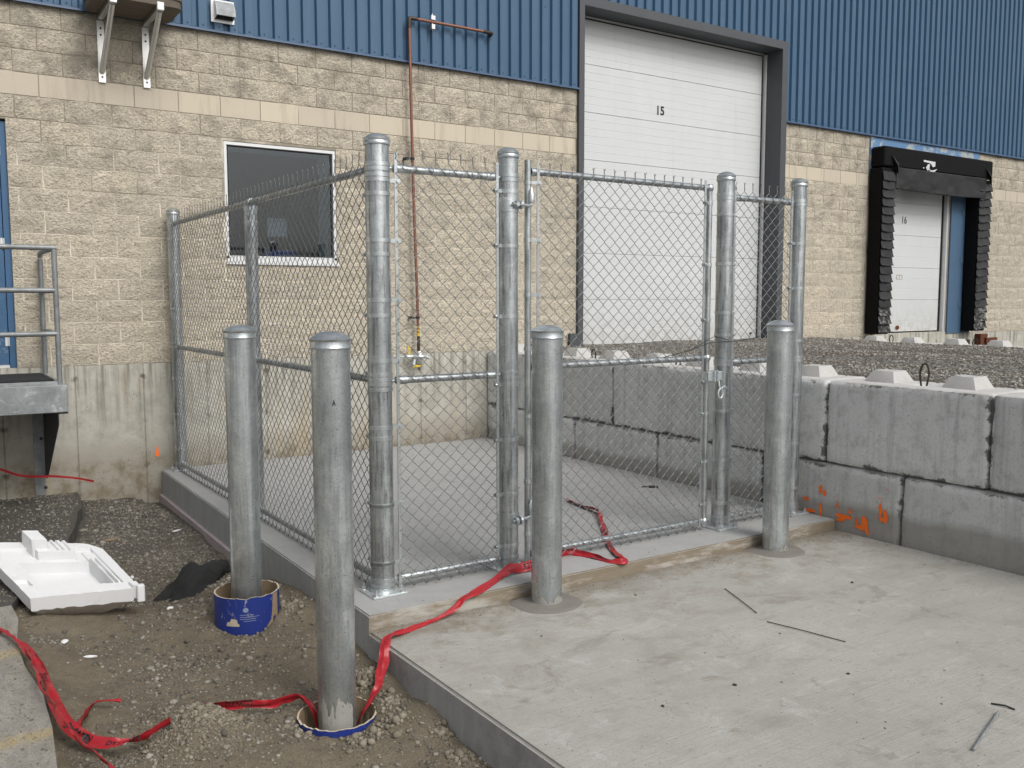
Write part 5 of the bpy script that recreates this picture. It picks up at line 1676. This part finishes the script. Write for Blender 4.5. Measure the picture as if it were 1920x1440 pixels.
tape('twisted red tape along the edge of the old concrete pavement at lower left',
     [(-.98,-3.2,-1.16,.012,20),(-.86,-3.55,-1.17,.014,30),(-.789,-3.81,-1.175,.014,20),(-.735,-4.05,-1.178,.022,10),(-.705,-4.22,-1.175,.030,10),(-.69,-4.40,-1.165,.024,-25),(-.678,-4.56,-1.17,.026,-35),(-.672,-4.74,-1.18,.024,-30),(-.668,-4.92,-1.19,.030,-25),(-.66,-5.08,-1.20,.034,-30),(-.64,-5.22,-1.215,.034,-35),(-.58,-5.35,-1.235,.036,-30),(-.50,-5.44,-1.235,.034,-20),(-.42,-5.45,-1.235,.026,20),(-.34,-5.44,-1.222,.026,40),(-.27,-5.42,-1.205,.022,30)],
     [('DANGER',1.52,.055,1),('DANGER',2.12,.062,1),('DANGER',2.36,.034,1)], 14, crump=.018)
tape('rolled strand of red tape crossing over the twisted tape at lower left',
     [(-.70,-4.20,-1.16,.010,0),(-.708,-4.45,-1.15,.011,40),(-.712,-4.66,-1.15,.012,80),(-.705,-4.9,-1.15,.012,30),(-.69,-5.10,-1.15,.014,60),(-.675,-5.28,-1.155,.012,20),(-.64,-5.48,-1.16,.012,60),(-.585,-5.70,-1.18,.014,40),(-.53,-5.9,-1.21,.014,30)],
     [('DANGER',.62,.020,1)], 17)
tape('crumpled short end of red tape on the dirt right of the pavement edge',
     [(-.61,-5.17,-1.235,.014,20),(-.56,-5.05,-1.24,.022,40),(-.53,-4.96,-1.245,.016,20),(-.48,-4.92,-1.25,.026,30),(-.43,-4.93,-1.26,.020,20),(-.39,-4.95,-1.265,.010,20)], (), 19, crump=.02)
tape('thin red tape strung across the foundation wall behind the landing leg',
     [(-.9,-.22,-.80,.014,70),(-.60,-.24,-.85,.014,70),(-.482,-.25,-.874,.014,75),(-.39,-.25,-.92,.014,70),(-.297,-.25,-.956,.013,80),(-.18,-.25,-.972,.014,75),(-.061,-.25,-.982,.013,80),(.137,-.20,-1.03,.011,85),(.30,-.10,-1.095,.012,80)], (), 23, crump=.004)

# ================================================================== white packing foam
fo_ = thing('packing_foam', (-.33, -2.9, -1.2), 'large broken white moulded packing foam tray tilted over the trench edge', 'packing foam')
A_ = np.array([-.82,-2.47,-.985]); B_ = np.array([-.13,-2.86,-1.01]); D_ = np.array([-.60,-3.43,-1.145]); E_ = np.array([-.01,-3.57,-1.15])
def foam_top(u, v):
    # u along the long back-left to right direction, v from the back edge to the near edge
    h = np.zeros_like(u)
    inn = (u > .13) & (u < .90) & (v > .12) & (v < .86)
    h = np.where(inn, -.022, h)
    pit = (u > .22) & (u < .80) & (v > .36) & (v < .80)
    h = np.where(pit, -.095, h)
    step = (u > .80) & (u < .90) & (v > .18) & (v < .60)
    h = np.where(step, -.012, h)
    for uu in (.82, .87): h = np.where((np.abs(u-uu) < .012) & (v > .35) & (v < .86), .006, h)
    blk = (u > .40) & (u < .72) & (v > .05) & (v < .30)
    h = np.where(blk, .035, h)
    blk2 = (u > .38) & (u < .52) & (v > .02) & (v < .24)
    h = np.where(blk2, .095, h)
    for uu in (.58, .63, .68): h = np.where((np.abs(u-uu) < .010) & (v > .04) & (v < .26), .022, h)
    h = np.where((u > .0) & (u < .12) & (v > .72) & (v < .80), -.02, h)
    h = np.where((u > .93) & (v > .90), .02, h)
    h = h + .003*fbm(u*14, v*14, seed=61, octv=4)
    br = np.clip(.5-np.abs(u-.05)*9, 0, 1)*np.clip(fbm(u*20, v*16, seed=63, octv=3), 0, 1)
    return h - .03*br
nu, nv = 110, 80
U, Vv = np.meshgrid(np.linspace(0,1,nu), np.linspace(0,1,nv), indexing='ij')
def quad(U, V): return (A_*((1-U)*(1-V))[...,None] + B_*(U*(1-V))[...,None] + D_*((1-U)*V)[...,None] + E_*(U*V)[...,None])
base = quad(U, Vv)
# round the back right corner
cr = np.clip((U-.86)/.14, 0, 1)*np.clip((.14-Vv)/.14, 0, 1)
base = base + (quad(np.full_like(U,.86), np.full_like(U,.14))-base)*(cr*.42)[...,None]
nrm = np.cross(B_-A_, D_-A_); nrm /= np.linalg.norm(nrm); nrm *= np.sign(nrm[2])
top = base + nrm*foam_top(U, Vv)[...,None]
mb = MB()
ft = top.reshape(-1,3).tolist()
fcs = [(i*nv+j, (i+1)*nv+j, (i+1)*nv+j+1, i*nv+j+1) for i in range(nu-1) for j in range(nv-1)]
ring_ = [i*nv+nv-1 for i in range(nu)] + [(nu-1)*nv+j for j in range(nv-2,-1,-1)] + [i*nv for i in range(nu-2,-1,-1)] + [j for j in range(1,nv-1)]
m_ = len(ring_); b0 = len(ft)
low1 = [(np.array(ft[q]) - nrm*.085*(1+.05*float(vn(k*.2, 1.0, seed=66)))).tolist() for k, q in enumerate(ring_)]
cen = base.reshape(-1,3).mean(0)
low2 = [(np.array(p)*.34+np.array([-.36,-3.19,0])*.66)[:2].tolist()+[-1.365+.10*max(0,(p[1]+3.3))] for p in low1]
ft += low1
fcs += [(ring_[k], b0+k, b0+(k+1)%m_, ring_[(k+1)%m_]) for k in range(m_)]
mb.add(ft, fcs); mb.build('tray', M_EPS, fo_, .5)
mb = MB(); mb.add(low1+low2, [(k, m_+k, m_+(k+1)%m_, (k+1)%m_) for k in range(m_)]+[tuple(m_+k for k in range(m_))]); mb.build('shade_toned_base', M_EPSSHADE, fo_, .5)  # underside of the tray, its shade painted by the darker foam colour
MB().cbox(-.03, .014, -3.592, -3.552, -1.235, -1.127, .006).build('corner_lug', M_EPS, fo_)
def chunk(x, y, z, s, label, cat, mat, group, flat=(1,1,.5), rot=0.0):
    bm = bmesh.new(); bmesh.ops.create_icosphere(bm, subdivisions=2, radius=1)
    for q in bm.verts:
        k = 1+.22*float(vn(q.co.x*1.8+x*31, q.co.y*1.8, q.co.z*1.8, seed=71))
        q.co = Vector((q.co.x*s*flat[0]*k, q.co.y*s*flat[1]*k, q.co.z*s*flat[2]*k))
    me = bpy.data.meshes.new('m'); bm.to_mesh(me); bm.free()
    o = link(cat.replace(' ', '_'), me, mat); o.location = (x, y, z); o.rotation_euler = (0, 0, rot)
    me.name = o.name
    return tag(o, label, cat, group)
chunk(-.47,-3.80,dirt_h(-.47,-3.80)+.008,.024,'white foam crumb on the dirt just below the foam tray, leftmost','foam crumb',M_EPS,'foam crumbs on the dirt',(.9,1,.5))
chunk(-.39,-4.12,dirt_h(-.39,-4.12)+.008,.036,'long thin white foam sliver on the dirt nearest the red tape','foam crumb',M_EPS,'foam crumbs on the dirt',(1.1,.28,.25),-.3)
chunk(.13,-2.6,dirt_h(.13,-2.6)+.008,.018,'small white foam crumb on dark gravel beyond the foam tray','foam crumb',M_EPS,'foam crumbs on the dirt',(.8,1.2,.8))
chunk(.15,-3.62,dirt_h(.15,-3.62)+.006,.018,'tiny white foam crumb beside the black fabric','foam crumb',M_EPS,'foam crumbs on the dirt',(1.2,.7,.5))
chunk(.72,-1.45,dirt_h(.72,-1.45)+.006,.03,'pale flat scrap on the gravel near the pink board','scrap',M_EPS,None,(1.4,.5,.25),.4)
chunk(.19,-1.5,dirt_h(.19,-1.5)+.004,.045,'small torn brown paper scrap lying on the dark gravel','paper scrap',M_CARD,None,(1.1,.9,.08),.4)
for (x, y, s, l) in [(1.938,-6.62,.010,'dark round pebble on the slab, the largest left of center'),(2.478,-6.83,.008,'dark pebble on the slab right of the larger one'),(3.70,-5.96,.011,'dark leaf-like crumb on the slab near the block wall'),(1.512,-6.6,.008,'dark pebble near the near left part of the slab')]:
    chunk(x, y, ZS+.004, s, l, 'pebble', M_DARKST, None, (1.1,.8,.5), x)
# black fabric scrap
nu, nv = 60, 40
U, Vv = np.meshgrid(np.linspace(0,1,nu), np.linspace(0,1,nv), indexing='ij')
fx = .19 + .55*U + .05*np.sin(Vv*5); yc = -3.22 + .38*U
wd = (.10 + .52*np.sin(np.clip(U*1.15,0,1)*math.pi)**.8*.75)
fy = yc + (Vv-.55)*wd + .03*fbm(U*4, Vv*4, seed=81)
fz = dirt_h(fx, fy) + .012 + (.17*np.sin(Vv*math.pi)*np.sin(np.clip(U,0,1)*math.pi)) * (1+1.2*fbm(U*3.2, Vv*2.4, seed=83, octv=2)) + .02*fbm(U*9, Vv*9, seed=85, octv=3)
fz = np.where((Vv < .03) | (Vv > .97) | (U < .02) | (U > .98), dirt_h(fx,fy)-.004, fz)
tag(link('black_fabric', grid_mesh('black_fabric', fx, fy, fz), M_FABRIC), 'crumpled piece of black geotextile fabric half buried beside the tall blue tube', 'fabric')
# loose rods, wire and leaves
def rod(p, q, r, mat, label, cat, name):
    o = MB().tube([p, ((p[0]+q[0])/2, (p[1]+q[1])/2, (p[2]+q[2])/2+.002), q], r, 8).build(name, mat, None, .9)
    return tag(o, label, cat)
rod((2.948,-5.606,ZS+.005),(2.769,-6.016,ZS+.005),.0025,M_INK,'shorter thin black rod on the slab, the farther of two','rod','thin_rod')
rod((2.709,-6.141,ZS+.005),(2.81,-6.569,ZS+.005),.0025,M_INK,'thin black rod on the slab pointing right, nearer of two','rod','thin_rod')
rod((2.655,-7.448,ZS+.008),(2.246,-7.571,ZS+.008),.0055,M_STEELG,'pale grey stick on the slab at lower right','stick','grey_stick')
tag(MB().tube([(4.30,-3.33,ZP+.006),(4.38,-3.37,ZP+.012),(4.43,-3.40,ZP+.006),(4.40,-3.43,ZP+.006),(4.34,-3.38,ZP+.006)], .006, 6).build('wire_scrap', M_INK, None, .9), 'small twisted dark wire scrap on the pad inside the fence', 'wire')
tag(MB().tube([(2.72,-7.38,ZS+.004),(2.74,-7.43,ZS+.008),(2.745,-7.47,ZS+.004)], .004, 6).build('wire_scrap', M_INK, None, .9), 'short curved dark wire scrap on the slab beside the grey stick', 'wire')
# plain forms for the unclear shapes in the window
tag(MB().cbox(2.25, 2.62, .62, .95, .55, 1.17, .03).build('blue_cuboid', plain('blue_plastic', (.05,.09,.30), .5)), 'unclear blue shape behind the window glass', 'bin')
mo = thing('pale_panel', (2.5, 1.0, 1.2), 'unclear pale shape behind the window glass', 'pale_panel')
MB().cbox(2.42, 2.66, 1.0, 1.03, 1.33, 1.55, .01).build('panel', M_WHITE, mo); MB().cbox(2.50, 2.58, 1.0, 1.04, .9, 1.33, .005).build('dark_block', M_DARKST, mo)

# crumbs of soil and grit on the hard surfaces
def grit(name, n, fn, z, smu, mat, seed):
    r = np.random.RandomState(seed); P = fn(r, n)
    sz_ = np.clip(np.exp(r.normal(smu, .5, len(P))), .0012, .012)
    pebbles(name, P[:,0], P[:,1], np.full(len(P), z)+sz_*.25, sz_, mat, seed)['kind'] = 'stuff'
def on_slab(r, n):
    a = np.stack([r.uniform(.86, 4.7, n), -5.06-np.abs(r.normal(0, .10, n))], -1)
    b = np.stack([r.uniform(.86, 4.7, n//2), r.uniform(-8.2, -5.1, n//2)], -1)
    c = np.stack([4.74-np.abs(r.normal(0, .05, n//3)), r.uniform(-8, -5.1, n//3)], -1)
    P = np.concatenate([a, b, c])
    k = np.ones(len(P), bool)
    for q in ((1.90,-5.20),(3.895,-5.185)): k &= (P[:,0]-q[0])**2+(P[:,1]-q[1])**2 > .0095
    return P[k]
grit('slab_grit', 900, on_slab, ZS, -6.1, M_CLOD, 91)
def on_asph(r, n):
    y = -np.abs(r.uniform(0, 3.25, n)); e = np.interp(-y, [0,.47,1.2,1.84,2.5,3.3], [.15,.13,-.04,-.17,-.35,-.68])
    x = e - np.abs(r.normal(0, .35, n)) - .02
    w = np.stack([r.uniform(-2, .12, n//3), -.01-np.abs(r.normal(0, .06, n//3))], -1)
    return np.concatenate([np.stack([x, y], -1), w])
grit('asphalt_crumbs', 2600, on_asph, ZA, -5.2, M_PEB, 92)
def on_pave(r, n):
    y = r.uniform(-6.5, -3.35, n); x = -.74 - np.abs(r.normal(0, .12, n))
    return np.stack([x, y], -1)
grit('pavement_crumbs', 700, on_pave, ZA-.004, -5.7, M_CLOD, 93)
def on_pad(r, n):
    a = np.stack([r.uniform(.98, 4.6, n), -.02-np.abs(r.normal(0, .05, n))], -1)
    b = np.stack([4.72-np.abs(r.normal(0, .04, n)), r.uniform(-5.0, -.02, n)], -1)
    c = np.stack([r.uniform(1.0, 4.6, n), r.uniform(-5.0, -.05, n)], -1)
    return np.concatenate([a, b, c])
grit('pad_grit', 260, on_pad, ZP, -6.0, M_PEB, 94)
